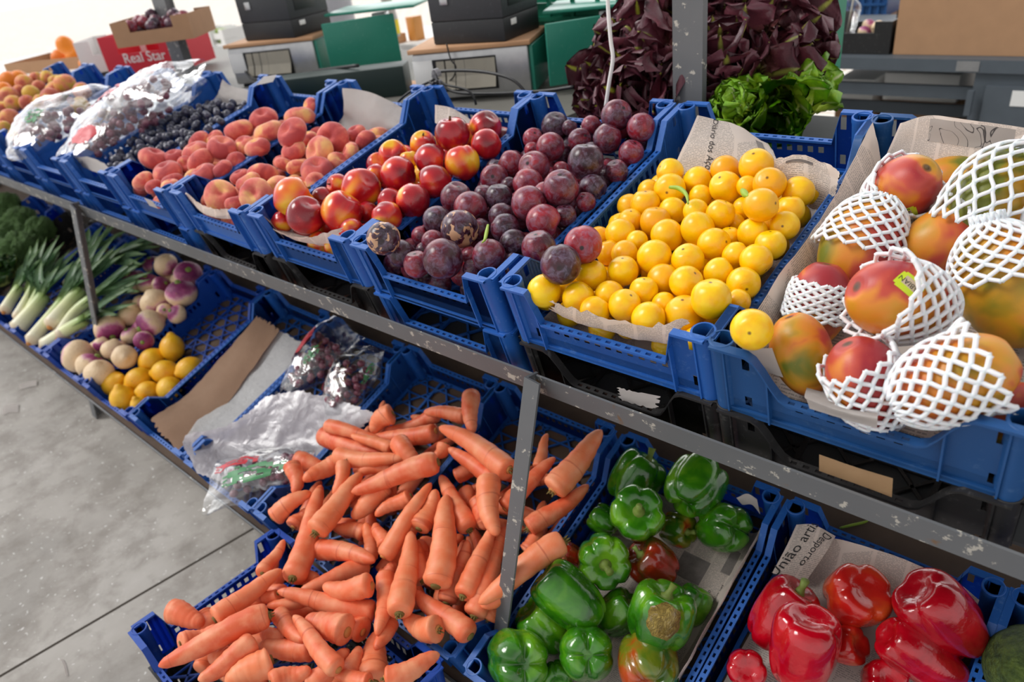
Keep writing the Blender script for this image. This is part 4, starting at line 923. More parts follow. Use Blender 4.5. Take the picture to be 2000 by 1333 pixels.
GREYP = MB('grey_print', 0.85); GREYP.base(GREYP.mix(GREYP.noise(60, 6, rough=0.8), srgb(150, 142, 138), srgb(70, 66, 66))); GREYP = GREYP.m
MAPM = MB('printed_map_ink', 0.85); _n = MAPM.noise(22, 2, dist=0.8); _k = MAPM.math('ABSOLUTE', MAPM.math('SUBTRACT', MAPM.math('FRACT', MAPM.math('MULTIPLY', _n, 6.0)), 0.5)); MAPM.base(MAPM.mix(MAPM.ramp(_k, (0.02, (1, 1, 1)), (0.06, (0, 0, 0))), srgb(186, 178, 172), srgb(80, 76, 76))); MAPM = MAPM.m
def zP(px, py, z, fr=UF): return hit(px, py, fr, z)
def yP(px, py, y, fr=UF):
    r = ray(px, py); t = (fr.P(0, y, 0) - CAM).dot(fr.Y) / r.dot(fr.Y); return CAM + r * t
def xP(px, py, x, fr=UF):
    r = ray(px, py); t = (x + fr.o.x - CAM.x) / r.x; return CAM + r * t
class Sheet:
    def __init__(s, name, ctrl, mat, label=None, cat='paper', n=26, crumple=0.003, thick=0.0006, seed=0, ragged=0.0, parent=None, fq=14, group=None):
        s.c = [[Vector(p) for p in r] for r in ctrl]; s.seed = seed; s.cr = crumple; s.fq = fq
        s.R, s.Cn = len(s.c) - 1, len(s.c[0]) - 1
        s.w = sum((s.c[0][k + 1] - s.c[0][k]).length for k in range(s.Cn)); s.h = sum((s.c[k + 1][0] - s.c[k][0]).length for k in range(s.R))
        bm = bmesh.new(); g = []; uvl = bm.loops.layers.uv.new('UVMap'); rg = random.Random(seed)
        rag = [[rg.uniform(-ragged, ragged) for _ in range(n + 1)] for _ in range(4)]
        for i in range(n + 1):
            row = []
            for j in range(n + 1):
                u, v = j / n, i / n
                if i == 0: v = rag[0][j]
                if i == n: v = 1 + rag[1][j]
                if j == 0: u = rag[2][i]
                if j == n: u = 1 + rag[3][i]
                row.append((bm.verts.new(s.at(u, v)), u, v))
            g.append(row)
        for i in range(n):
            for j in range(n):
                q = [g[i][j], g[i + 1][j], g[i + 1][j + 1], g[i][j + 1]]; f = bm.faces.new([a[0] for a in q])
                for lp, a in zip(f.loops, q): lp[uvl].uv = (a[1] * s.w, a[2] * s.h)
        bmesh.ops.solidify(bm, geom=bm.faces[:], thickness=thick)
        s.o = mobj(name, bm2me(bm, name, mat, True, 50), parent)
        if label: tag(s.o, label, cat, group)
    def _cr(s, P, t):
        m = len(P) - 1; t = max(-0.02, min(1.02, t)) * m; k = max(0, min(int(t), m - 1)); t -= k; E = [P[0] * 2 - P[1]] + list(P) + [P[-1] * 2 - P[-2]]; a, b, c, d = E[k:k + 4]
        return 0.5 * ((2 * b) + (c - a) * t + (2 * a - 5 * b + 4 * c - d) * t * t + (3 * b - a - 3 * c + d) * t ** 3)
    def flat(s, u, v): return s._cr([s._cr(r, u) for r in s.c], v)
    def at(s, u, v, lift=0.0):
        p = s.flat(u, v); e = 0.01; du = s.flat(u + e, v) - s.flat(u - e, v); dv = s.flat(u, v + e) - s.flat(u, v - e); n = du.cross(dv)
        n = n.normalized() if n.length > 1e-9 else Vector((0, 0, 1))
        if n.dot(CAM - p) < 0: n = -n
        q = p * s.fq + Vector((s.seed * 3.1,) * 3); d = (noise.noise(q) + 0.5 * abs(noise.noise(q * 2.3))) * s.cr
        return p + n * (d + lift)
    def text(s, body, u, v, size, ang=0.0, mat=None, lift=0.0012, name='printed_words', font=None):
        """body printed on the sheet ; u, v centre ; size in metres ; ang in radians ; +v runs down the sheet"""
        cu = bpy.data.curves.new('t', 'FONT'); cu.body = body; cu.size = size; cu.align_x = 'CENTER'; cu.align_y = 'CENTER'; t = bpy.data.objects.new('t', cu); COL.objects.link(t)
        bpy.context.view_layer.update(); me = bpy.data.meshes.new_from_object(t.evaluated_get(bpy.context.evaluated_depsgraph_get())); bpy.data.objects.remove(t)
        ca, sa = math.cos(ang), math.sin(ang); me.materials.clear(); me.materials.append(mat or INK)
        for q in me.vertices:
            x, y = q.co.x * ca - q.co.y * sa, q.co.x * sa + q.co.y * ca; q.co = s.at(u + x / s.w, v - y / s.h, lift)
        return mobj(name, me, s.o, s.o.matrix_world.inverted())
    def patch(s, u0, v0, u1, v1, mat, name='printed_picture', lift=0.0009, n=10):
        bm = bmesh.new(); g = [[bm.verts.new(s.at(u0 + (u1 - u0) * j / n, v0 + (v1 - v0) * i / n, lift)) for j in range(n + 1)] for i in range(n + 1)]
        for i in range(n):
            for j in range(n): bm.faces.new((g[i][j], g[i + 1][j], g[i + 1][j + 1], g[i][j + 1]))
        return mobj(name, bm2me(bm, name, mat), s.o)
# yellow plum crate
s = Sheet('newspaper', [[yP(1362, 226, .56), yP(1398, 234, .57), yP(1440, 246, .575), yP(1500, 282, .575)],
    [zP(1338, 280, -.015), zP(1385, 290, -.02), zP(1440, 305, -.03), zP(1520, 325, -.045)],
    [zP(1312, 335, -.05), zP(1370, 350, -.055), zP(1430, 370, -.06), zP(1520, 400, -.075)]], NEWS, 'newspaper sheet standing in the back left corner of the yellow plum crate', 'newspaper', crumple=0.004, seed=1)
s.text('Diário dos Açores', 0.36, 0.50, 0.0175, -PI / 2 + 0.06); s.patch(0.86, 0.08, 0.92, 0.5, GREYP)
s = Sheet('newspaper', [[zP(1508, 312, .0), zP(1560, 302, .01), zP(1610, 318, .0), zP(1640, 335, -.01)], [zP(1512, 345, -.04), zP(1565, 350, -.025), zP(1612, 360, -.03), zP(1632, 380, -.045)],
    [zP(1530, 380, -.085), zP(1580, 400, -.08), zP(1606, 410, -.08), zP(1600, 430, -.09)]], NEWS, 'crumpled white newspaper fold at the back right of the yellow plums', 'newspaper', crumple=0.012, seed=2, fq=22, ragged=0.02)
s.patch(0.2, 0.1, 0.5, 0.16, GREYP); s.patch(0.2, 0.6, 0.5, 0.66, GREYP)
Sheet('newspaper', [[zP(1076, 588, .004), zP(1130, 606, -.004), zP(1200, 624, -.008), zP(1270, 634, -.008), zP(1343, 622, .006)],
    [zP(1078, 606, -.05), zP(1135, 632, -.054), zP(1205, 650, -.055), zP(1275, 668, -.056), zP(1335, 672, -.05)],
    [zP(1090, 590, -.10), zP(1140, 600, -.105), zP(1210, 620, -.105), zP(1280, 635, -.105), zP(1335, 640, -.10)]], NEWS, 'ragged newspaper strip along the front rim of the yellow plum crate', 'newspaper', crumple=0.006, seed=3, ragged=0.06, fq=30)
Sheet('newspaper', [[UF.P(-.365 + x, y, -TH + 0.007) for x in (0, .1, .2, .32)] for y in (0.02, .2, .4, .57)], NEWS, 'newspaper lining the bottom of the yellow plum crate', 'newspaper', crumple=0.002, seed=4)
# mango crate
ML = Sheet('newspaper', [[UF.P(x, .572, z) for x, z in ((.055, .018), (.10, .035), (.18, .03), (.27, .02), (.365, .0))],
    [UF.P(x, .56, z) for x, z in ((.045, -.02), (.10, -.03), (.18, -.035), (.27, -.035), (.365, -.04))],
    [UF.P(x, .50, z) for x, z in ((.03, -.08), (.10, -.10), (.18, -.105), (.27, -.105), (.365, -.10))],
    [UF.P(x, .3, -.112) for x in (.022, .10, .18, .27, .365)], [UF.P(x, .03, -.112) for x in (.022, .10, .18, .27, .365)]], NEWS, 'large newspaper sheet lining the mango crate with a printed map', 'newspaper', crumple=0.006, seed=5, n=44)
ML.patch(0.25, 0.02, 0.62, 0.17, MAPM, 'printed_map'); ML.text('Pr', 0.70, 0.13, 0.03, -PI / 2); ML.text('Governo', 0.93, 0.08, 0.012, -PI / 2); ML.text('so', 0.80, 0.60, 0.035, -PI / 2); ML.text('ita', 0.68, 0.60, 0.035, -PI / 2)
Sheet('newspaper', [[UF.P(.012, y, z) for y, z in ((.05, -.045), (.2, -.03), (.36, -.03), (.5, .0), (.565, .02))], [UF.P(.03, y, z) for y, z in ((.05, -.08), (.2, -.075), (.36, -.07), (.5, -.05), (.55, -.03))],
    [UF.P(.06, y, -.112) for y in (.05, .2, .36, .48, .53)]], NEWS, 'newspaper folded up along the left wall of the mango crate', 'newspaper', crumple=0.006, seed=6)
s = Sheet('price_card', [[zP(1575, 760, -.062), zP(1640, 775, -.064), zP(1715, 795, -.062)], [yP(1572, 775, -.036), yP(1640, 798, -.038), yP(1714, 812, -.036)], [yP(1580, 800, -.037), yP(1648, 822, -.040), yP(1712, 838, -.038)]], PAPER, 'white folded paper card hung over the front rim of the mango crate', 'card', crumple=0.003, seed=7, n=16)
Sheet('paper_card', [[zP(1448, 682, -.012), zP(1508, 680, -.012)], [zP(1470, 700, -.03), zP(1518, 708, -.03)], [zP(1500, 728, -.05), zP(1530, 738, -.05)]], PAPER, 'small plain white card tucked beside the bare mango', 'card', crumple=0.001, seed=8, n=10)
TAPE = MB('brown_packing_tape', 0.4); TAPE.base(TAPE.mix(TAPE.noise(12, 3), srgb(214, 180, 140), srgb(192, 156, 116))); TAPE.bump(TAPE.noise(14, 3, dist=1.0), 0.5, 0.004)
Sheet('packing_tape', [[yP(1600, 888, -.0335), yP(1670, 912, -.0335), yP(1744, 935, -.0335)], [yP(1600, 920, -.0335), yP(1670, 945, -.0335), yP(1742, 972, -.0335)]], TAPE.m, 'strip of tan packing tape stuck on the black crate under the mangoes', 'tape', crumple=0.001, seed=9, n=14, thick=0.0004)
# nectarine and peach crates
Sheet('newspaper', [[zP(535, 447, -.02), zP(570, 462, -.02), zP(610, 462, -.015), zP(668, 446, -.0)], [zP(540, 450, -.05), zP(580, 468, -.055), zP(625, 478, -.058), zP(660, 478, -.052)], [zP(552, 430, -.1), zP(590, 448, -.1), zP(630, 455, -.1), zP(662, 460, -.1)]], NEWS, 'ragged newspaper edge at the front of the nectarine crate', 'newspaper', crumple=0.005, seed=11, ragged=0.05)
Sheet('newspaper', [[yP(850, 205, .56), yP(885, 212, .565), yP(925, 240, .57)], [zP(850, 240, -.05), zP(880, 255, -.05), zP(930, 270, -.06)]], NEWS, 'newspaper corner behind the back nectarines', 'newspaper', crumple=0.003, seed=12)
Sheet('newspaper', [[xP(503, 412, -1.176), xP(520, 425, -1.172), xP(540, 440, -1.168)], [xP(520, 425, -1.15), xP(540, 450, -1.13), xP(556, 468, -1.12)]], NEWS, 'narrow folded newspaper at the left corner of the nectarine crate', 'newspaper', crumple=0.003, seed=13, n=12)
Sheet('paper_sheet', [[yP(668, 172, .55), yP(705, 176, .57), yP(745, 190, .575), yP(790, 212, .575)], [yP(672, 215, .52), yP(705, 225, .52), yP(740, 235, .52), yP(786, 250, .52)],
    [zP(662, 240, -.095), zP(690, 262, -.10), zP(720, 270, -.10), zP(770, 262, -.095)], [zP(640, 275, -.112), zP(670, 290, -.112), zP(700, 300, -.112), zP(740, 300, -.112)]], PAPER, 'creased white paper sheet standing at the back of the flat peach crate', 'paper', crumple=0.007, seed=14, n=30)
Sheet('paper_sheet', [[xP(708, 300, -1.235), xP(740, 275, -1.23), xP(788, 232, -1.228)], [xP(700, 305, -1.25), xP(735, 280, -1.25), xP(784, 240, -1.25)]], BROWN, 'thin brown paper edge along the right side of the flat peach crate', 'paper', crumple=0.002, seed=15, n=12)
Sheet('newspaper', [[zP(362, 378, -.0), zP(385, 395, -.02), zP(415, 408, -.02), zP(450, 412, -.02)], [zP(368, 385, -.05), zP(390, 410, -.05), zP(420, 425, -.052), zP(455, 425, -.05)], [zP(385, 380, -.1), zP(400, 395, -.1), zP(430, 400, -.1), zP(458, 405, -.1)]], NEWS, 'newspaper strip at the front of the papered flat peach crate', 'newspaper', crumple=0.006, seed=16, ragged=0.04)
Sheet('paper_sheet', [[yP(432, 155, .56), yP(455, 168, .57), yP(492, 178, .57)], [yP(425, 185, .53), yP(450, 190, .53), yP(490, 200, .53)], [zP(405, 205, -.08), zP(440, 210, -.08), zP(480, 215, -.08)]], PAPER, 'pale creased paper at the back of the black grape crate', 'paper', crumple=0.012, seed=17, n=18)
Sheet('paper_sheet', [[zP(515, 150, .01), zP(540, 146, .01)], [zP(500, 166, .006), zP(533, 160, .006)]], PAPER, 'small white paper scrap on the crate corner by the back peaches', 'paper', crumple=0.002, seed=18, n=8)
Sheet('newspaper', [[zP(120, 304, -.01), zP(150, 305, -.01), zP(190, 312, -.02), zP(215, 330, -.03)], [zP(130, 310, -.05), zP(160, 325, -.055), zP(190, 338, -.055), zP(208, 345, -.05)]], PAPER, 'pale paper over the front rim of the black grape crate', 'paper', crumple=0.006, seed=19, ragged=0.05, n=14)
# pepper crates
Sheet('newspaper', [[LF.P(-.765 + x, y, z) for x, z in ((0.02, -.112), (.1, -.114), (.2, -.114), (.3, -.108), (.335, -.06), (.345, -.02))] for y in (0.0, .15, .3, .45, .565)], NEWS, 'newspaper lining the green pepper crate and folded up its right wall', 'newspaper', crumple=0.004, seed=21, n=44)
def onfloor(sh_, body, px, py, size, ang): 
    pass
GL = Sheet('newspaper', [[LF.P(x, y, -.103) for x in (-.60, -.52, -.44)] for y in (.56, .38, .20)], NEWS, 'printed newspaper page in the green pepper crate with picture and headline', 'newspaper', crumple=0.0015, seed=22, n=24)
GL.text('Formoso', 0.78, 0.49, 0.0115, PI / 2); GL.text('da primeira vez', 0.90, 0.47, 0.012, PI / 2); GL.patch(0.22, 0.28, 0.62, 0.44, GREYP); GL.patch(0.78, 0.14, 0.99, 0.30, GREYP)
Sheet('newspaper', [[zP(1438, 972, .0, LF), zP(1460, 964, .01, LF), zP(1478, 975, -.005, LF)], [zP(1450, 985, -.03, LF), zP(1470, 985, -.02, LF), zP(1485, 1005, -.035, LF)]], PAPER, 'curled white paper corner at the back right of the green pepper crate', 'paper', crumple=0.004, seed=23, n=12)
RL = Sheet('newspaper', [[LF.P(x, y, z) for x, y, z in ((-.36, .575, -.05), (-.28, .585, -.012), (-.18, .59, .004), (-.08, .59, .0), (-.035, .585, -.02))],
    [LF.P(x, .52, z) for x, z in ((-.365, -.08), (-.28, -.075), (-.18, -.06), (-.08, -.06), (-.035, -.07))],
    [LF.P(x, .4, -.114) for x in (-.37, -.28, -.18, -.08, -.032)], [LF.P(x, .2, -.115) for x in (-.37, -.28, -.18, -.08, -.032)], [LF.P(x, .0, -.115) for x in (-.37, -.28, -.18, -.08, -.032)]], NEWS, 'newspaper lining the red pepper crate and curling up at its back', 'newspaper', crumple=0.007, seed=24, n=44)
for i_ in range(6):
    for j_ in range(6):
        if (i_ * 7 + j_ * 5 + i_ * j_) % 3 == 0: RL.patch(0.48 + i_ * 0.03, 0.80 + j_ * 0.022, 0.48 + i_ * 0.03 + 0.028, 0.80 + j_ * 0.022 + 0.02, INK, 'crossword_square', n=1)
DS = Sheet('newspaper', [[zP(1555, 1025, .0, LF), zP(1590, 1026, .015, LF), zP(1632, 1048, .005, LF)], [zP(1535, 1070, -.02, LF), zP(1575, 1072, -.01, LF), zP(1612, 1082, -.01, LF)], [zP(1508, 1120, -.06, LF), zP(1545, 1128, -.055, LF), zP(1575, 1135, -.055, LF)]], NEWS, 'newspaper sports page in the back left corner of the red pepper crate', 'newspaper', crumple=0.003, seed=25, n=20)
DS.text('Desporto', 0.72, 0.42, 0.022, -PI / 2 - 0.25); DS.text('União artisti', 0.30, 0.42, 0.030, PI / 2 - 0.3)
# paper and film crates of the lower row
Sheet('brown_paper', [[zP(500, 620, -.01, LF), zP(520, 628, -.02, LF), zP(545, 645, -.03, LF)], [zP(440, 690, -.05, LF), zP(462, 705, -.05, LF), zP(490, 725, -.07, LF)], [zP(365, 770, -.06, LF), zP(395, 790, -.06, LF), zP(425, 810, -.08, LF)], [zP(296, 818, -.025, LF), zP(318, 852, -.03, LF), zP(350, 878, -.05, LF)]], BROWN, 'long brown paper along the left side of the paper lined crate', 'paper', crumple=0.003, seed=31, n=26, ragged=0.012)
Sheet('fibre_sheet', [[zP(535, 640, -.045, LF), zP(590, 670, -.05, LF), zP(640, 705, -.06, LF)], [zP(470, 705, -.07, LF), zP(510, 725, -.08, LF), zP(562, 755, -.07, LF)], [zP(405, 790, -.07, LF), zP(450, 800, -.08, LF), zP(500, 822, -.06, LF)], [zP(355, 868, -.04, LF), zP(385, 868, -.05, LF), zP(425, 860, -.05, LF)]], FIBRE, 'fluffy white fibre sheet covering the paper lined crate', 'sheet', crumple=0.005, seed=32, n=26, ragged=0.01)
Sheet('plastic_sheet', [[zP(520, 775, .0, LF), zP(590, 765, .0, LF), zP(680, 790, -.02, LF), zP(735, 810, .0, LF)], [zP(450, 830, -.005, LF), zP(520, 850, -.05, LF), zP(600, 860, -.07, LF), zP(690, 850, -.06, LF)],
    [zP(362, 855, .012, LF), zP(450, 880, -.04, LF), zP(540, 905, -.06, LF), zP(630, 900, -.06, LF)], [zP(385, 925, .0, LF), zP(440, 945, -.02, LF), zP(500, 955, -.035, LF), zP(560, 965, -.04, LF)]], FILM, 'crumpled milky plastic film lining the crate with the bagged grapes', 'plastic film', crumple=0.009, seed=33, n=56, ragged=0.012, fq=11)
# ------------------------------------------------------------------ clear bags of grapes
def m_bag(name, print_=True):
    m = bpy.data.materials.new(name); m.use_nodes = True; nt = m.node_tree; nt.nodes.clear(); out = N(nt, 'ShaderNodeOutputMaterial')
    tr = N(nt, 'ShaderNodeBsdfTransparent'); tr.inputs[0].default_value = (0.93, 0.94, 0.95, 1); gl = N(nt, 'ShaderNodeBsdfGlossy'); gl.inputs['Roughness'].default_value = 0.08; gl.inputs['Color'].default_value = (1, 1, 1, 1)
    lw = N(nt, 'ShaderNodeLayerWeight'); lw.inputs[0].default_value = 0.35; mx = N(nt, 'ShaderNodeMixShader'); tcx = N(nt, 'ShaderNodeTexCoord')
    no = N(nt, 'ShaderNodeTexNoise'); no.inputs['Scale'].default_value = 10; no.inputs['Detail'].default_value = 5; no.inputs['Distortion'].default_value = 1.6; nt.links.new(tcx.outputs['Object'], no.inputs['Vector'])
    bp = N(nt, 'ShaderNodeBump'); bp.inputs['Strength'].default_value = 0.55; bp.inputs['Distance'].default_value = 0.012; nt.links.new(no.outputs['Fac'], bp.inputs['Height']); nt.links.new(bp.outputs[0], gl.inputs['Normal']); nt.links.new(bp.outputs[0], lw.inputs['Normal'])
    mr = N(nt, 'ShaderNodeMapRange'); mr.inputs['To Min'].default_value = 0.04; mr.inputs['To Max'].default_value = 0.6; nt.links.new(lw.outputs['Facing'], mr.inputs['Value'])
    nt.links.new(mr.outputs[0], mx.inputs[0]); nt.links.new(tr.outputs[0], mx.inputs[1]); nt.links.new(gl.outputs[0], mx.inputs[2]); nt.links.new(mx.outputs[0], out.inputs[0]); return m
BAG = m_bag('clear_bag_film')
PR_RED = MB('red_print', 0.4).base(srgb(206, 60, 72)).m; PR_GRN = MB('green_print', 0.4).base(srgb(70, 140, 90)).m; PR_WHT = MB('white_print', 0.4).base(srgb(240, 240, 240)).m
def bag(cx, ax, ay, az, q, label, seed, prints, group='clear bags of red grapes', ng=42, rgr=0.0125, fill=0.75, stalks=True, open_=0.3):
    """a slumped bag : flattened pouch with pinched open end ; grapes inside are things of their own"""
    rg = random.Random(seed); M_ = Matrix.LocRotScale(cx, q, (1, 1, 1)); bm = bmesh.new(); nu, nv = 26, 40; rings = []
    def S(u, f):      # u 0..1 from sealed bottom to open mouth
        w = math.sin(PI * min(1, 0.08 + u * 0.62)) ** 0.7; h = math.sin(PI * min(0.97, 0.05 + u * 0.72)) ** 0.9
        if u > 0.75: h = h * (1 - (u - 0.75) * 2.2 * (1 - open_)); w = w * (1 + (u - 0.75) * 0.9)
        p = Vector((ax * w * math.cos(f), -ay + 2 * ay * u, az * h * math.sin(f)))
        n_ = noise.noise(Vector((p.x * 16 + seed, p.y * 12, p.z * 16))) + 0.5 * abs(noise.noise(Vector((p.x * 40, p.y * 30 + seed, p.z * 40))))
        return p * (1 + 0.0) + Vector((math.cos(f), 0, math.sin(f))) * n_ * 0.014
    for i in range(nu + 1): rings.append([bm.verts.new(S(i / nu, 2 * PI * j / nv)) for j in range(nv)])
    for i in range(nu):
        for j in range(nv): bm.faces.new((rings[i][j], rings[i][(j + 1) % nv], rings[i + 1][(j + 1) % nv], rings[i + 1][j]))
    bm.faces.new(rings[0][::-1])
    o = mobj('grape_bag', bm2me(bm, 'grape_bag', BAG)); o.matrix_world = M_; tag(o, label, 'bag', group)
    for (u0, u1, f0, f1, mt, nm) in prints:
        b2 = bmesh.new(); k = 10; g = []
        for i in range(k + 1):
            row = []
            for j in range(k + 1):
                u, f = u0 + (u1 - u0) * i / k, f0 + (f1 - f0) * j / k; p = S(u, f); row.append(b2.verts.new(p + Vector((math.cos(f), 0, math.sin(f))) * 0.0012))
            g.append(row)
        for i in range(k):
            for j in range(k):
                if nm != 'printed_panel' and noise.noise(Vector((i * 0.55 + seed, j * 0.55, 3))) < -0.05: continue
                if (abs(i - 4.5) / 5) ** 3 + (abs(j - 4.5) / 5) ** 3 > 1.05: continue
                b2.faces.new((g[i][j], g[i + 1][j], g[i + 1][j + 1], g[i][j + 1]))
        mobj(nm, bm2me(b2, nm, mt), o, Matrix.Identity(4))
    pts = []
    for _ in range(900):
        if len(pts) >= ng: break
        u = rg.uniform(0.12, 0.72); f = rg.uniform(0, 2 * PI); k = math.sqrt(rg.random()) * fill; p = S(u, f); p = Vector((p.x * k, p.y, p.z * k - 0.0))
        if any((p - w).length < rgr * 1.75 for w in pts): continue
        pts.append(p); g = mobj('grape', RG); g.matrix_world = M_ @ Matrix.LocRotScale(p, rot_rand(rg), (rgr,) * 3); tag(g, 'red grape in the ' + ' '.join(label.split()[:12]), 'grape', 'grapes inside the ' + label)
    if stalks:
        b3 = bmesh.new(); ctr = Vector((0, 0, az * 0.5)); rg2 = random.Random(seed + 5); tube(b3, spline([(0, -ay * 0.5, az * .3), (0.004, 0, az * .62), (0.0, ay * 0.35, az * .66)], 8), 0.0022, 6)
        for k in range(12):
            s0 = Vector((0.002, rg2.uniform(-ay * .3, ay * .3), az * .62)); e0 = s0 + Vector((rg2.uniform(-1, 1) * ax * 0.5, rg2.uniform(-.02, .02), rg2.uniform(-.01, .006))); tube(b3, [s0, (s0 + e0) / 2 + Vector((0, 0, .004)), e0], 0.0012, 5)
        st = mobj('grape_stalk', bm2me(b3, 'grape_stalk', plain('grape_stalk', srgb(150, 110, 60), 0.7))); st.matrix_world = M_; tag(st, 'branched brown stalk in the ' + ' '.join(label.split()[:10]), 'stalk')
    return o
def dirq(a, b, up):
    """local y from a to b, local z close to up"""
    y = (b - a).normalized(); x = y.cross(up).normalized(); z = x.cross(y); return Matrix(((x.x, y.x, z.x), (x.y, y.y, z.y), (x.z, y.z, z.z))).to_quaternion()
a, b = zP(690, 650, .0, LF), zP(575, 745, -.02, LF)
bag(zP(620, 700, -.02, LF), .095, .145, .050, dirq(zP(570, 745, -.03, LF), zP(672, 640, .0, LF), LF.Z), 'clear grape bag with a red panel lying at the back of the film lined crate', 3, [(0.3, .75, 2.0, 2.9, PR_RED, 'printed_panel'), (0.35, .6, 1.1, 1.5, PR_GRN, 'printed_leaves')], ng=46)
bag(zP(682, 745, -.02, LF), .085, .12, .052, dirq(zP(650, 800, -.02, LF), zP(700, 690, .0, LF), LF.Z), 'clear grape bag leaning on the right wall of the film lined crate', 4, [(0.3, .8, 2.6, 3.1, PR_RED, 'printed_strip'), (0.4, .7, .3, .6, PR_GRN, 'printed_leaves')], ng=44)
bag(zP(512, 925, -.02, LF), .085, .17, .042, dirq(zP(600, 905, .0, LF), zP(385, 965, -.02, LF), LF.Z), 'clear grape bag with red and green print hanging over the lower front rim', 6, [(0.2, .8, 1.5, 2.2, PR_GRN, 'printed_leaves'), (0.5, .95, .9, 1.4, PR_RED, 'printed_strip'), (.3, .7, .5, 1.0, PR_WHT, 'printed_words')], ng=34, stalks=False)
bag(zP(240, 235, -.01), .2, .26, .085, dirq(zP(150, 300, -.03), zP(330, 165, .0), UF.Z), 'big clear bag of red grapes left of the black grapes', 8, [(0.45, .7, 1.7, 2.3, PR_RED, 'printed_strip'), (0.1, .25, .9, 1.7, PR_RED, 'printed_panel')], ng=90, rgr=0.015)
bag(zP(95, 245, -.01), .18, .22, .075, dirq(zP(60, 290, -.03), zP(140, 195, .0), UF.Z), 'whitish clear bag of fruit beside the apricots at the far left', 9, [(0.3, .5, 1.3, 1.7, PR_GRN, 'printed_leaves')], ng=60, rgr=0.016)
bag(zP(290, 175, .06), .15, .16, .06, dirq(zP(230, 190, .04), zP(370, 155, .04), UF.Z), 'small bright clear bag lying on top behind the grape bags', 10, [], ng=30, rgr=0.015, stalks=False)
# ------------------------------------------------------------------ loose black grapes
rng = random.Random(77); gpos = []
def gzone(px, py):
    # heap outline in the picture : main body and the small front cluster
    inside = lambda P: sum(((P[i][1] > py) != (P[i - 1][1] > py)) and (px < (P[i - 1][0] - P[i][0]) * (py - P[i][1]) / (P[i - 1][1] - P[i][1]) + P[i][0]) for i in range(len(P))) % 2
    return inside([(254, 278), (300, 250), (350, 218), (375, 203), (425, 200), (480, 200), (486, 212), (440, 235), (400, 262), (360, 290), (330, 290), (290, 300), (252, 290)]) or inside([(210, 318), (250, 290), (275, 300), (250, 330), (216, 332)])
for _ in range(6000):
    if len(gpos) >= 170: break
    px, py = rng.uniform(205, 490), rng.uniform(195, 335)
    if not gzone(px, py): continue
    p = zP(px, py, rng.uniform(-.085, -.035)); r = rng.uniform(.0135, .0165)
    if UF.loc(p).z - r < -TH + 0.01 or any((p - q).length < (r + s_) * 0.86 for q, s_ in gpos): continue
    gpos.append((p, r))
rk = rank_rows([(UF.loc(p).x, UF.loc(p).y) for p, r in gpos], 10)
for (p, r), (row, kk) in zip(gpos, rk):
    o = mobj('black_grape', GR); o.matrix_world = Matrix.LocRotScale(p, rot_rand(rng), (r,) * 3); tag(o, f"round black grape, {ORD[min(kk, 15)]} from left in {ORD[min(row, 15)]} row of the loose grapes", 'grape', 'loose black grapes')
# ------------------------------------------------------------------ leeks, broccoli, greens at the lower left
_m = MB('leek_skin', 0.4, Coat_Weight=0.1); s_ = _m.n('ShaderNodeSeparateXYZ'); _m.l(_m.n('ShaderNodeTexCoord').outputs['UV'], s_.inputs[0])
_mp = _m.n('ShaderNodeMapping'); _mp.inputs['Scale'].default_value = (60, 2, 1); _m.l(_m.n('ShaderNodeTexCoord').outputs['UV'], _mp.inputs[0]); _st = _m.noise(1.0, 4, _mp.outputs[0])
_c = _m.ramp(s_.outputs['Y'], (0.0, srgb(206, 176, 140)), (0.06, srgb(240, 234, 205)), (0.24, srgb(226, 230, 170)), (0.38, srgb(150, 180, 90)), (0.5, srgb(110, 156, 96)), (0.8, srgb(88, 136, 92)), (1.0, srgb(120, 160, 80)))
_m.base(_m.mix(_m.ramp(_st, (0.4, (0, 0, 0)), (0.7, (0.5,) * 3)), _c, _m.mix(0.5, _c, srgb(240, 244, 225)))); LEEK = _m.m
def uvtube(bm, uvl, pts, rad, flat, v0, v1, n=10, up=None):
    rg = tube(bm, pts, rad, n, True, up, flat); m = len(rg) - 1; vv = {}
    for i, r in enumerate(rg):
        for k, v in enumerate(r): vv[v] = (k / n, v0 + (v1 - v0) * i / m)
    for f in bm.faces:
        if all(v in vv for v in f.verts):
            for l in f.loops: l[uvl].uv = vv[l.vert]
def strap(bm, uvl, pts, w, v0, v1, up, thick=0.0008):
    """a long folded leaf : V shaped ribbon"""
    L = spline(pts, 14); prev = None
    for i, p in enumerate(L):
        t = (L[min(i + 1, 14)] - L[max(0, i - 1)]).normalized(); s = t.cross(up).normalized(); n = s.cross(t); u = i / 14; ww = w * (0.55 + 0.45 * math.sin(PI * min(1, 0.25 + u * 0.7))) * (1 - sm(0.8, 1.0, u) * 0.85)
        row = [bm.verts.new(p + s * a * ww + n * abs(a) * ww * 0.55) for a in (-1, -.5, 0, .5, 1)]; v = v0 + (v1 - v0) * u
        if prev:
            for k in range(4):
                f = bm.faces.new((prev[0][k], prev[0][k + 1], row[k + 1], row[k]))
                for l, q in zip(f.loops, ((k / 4, prev[1]), ((k + 1) / 4, prev[1]), ((k + 1) / 4, v), (k / 4, v))): l[uvl].uv = q
        prev = (row, v)
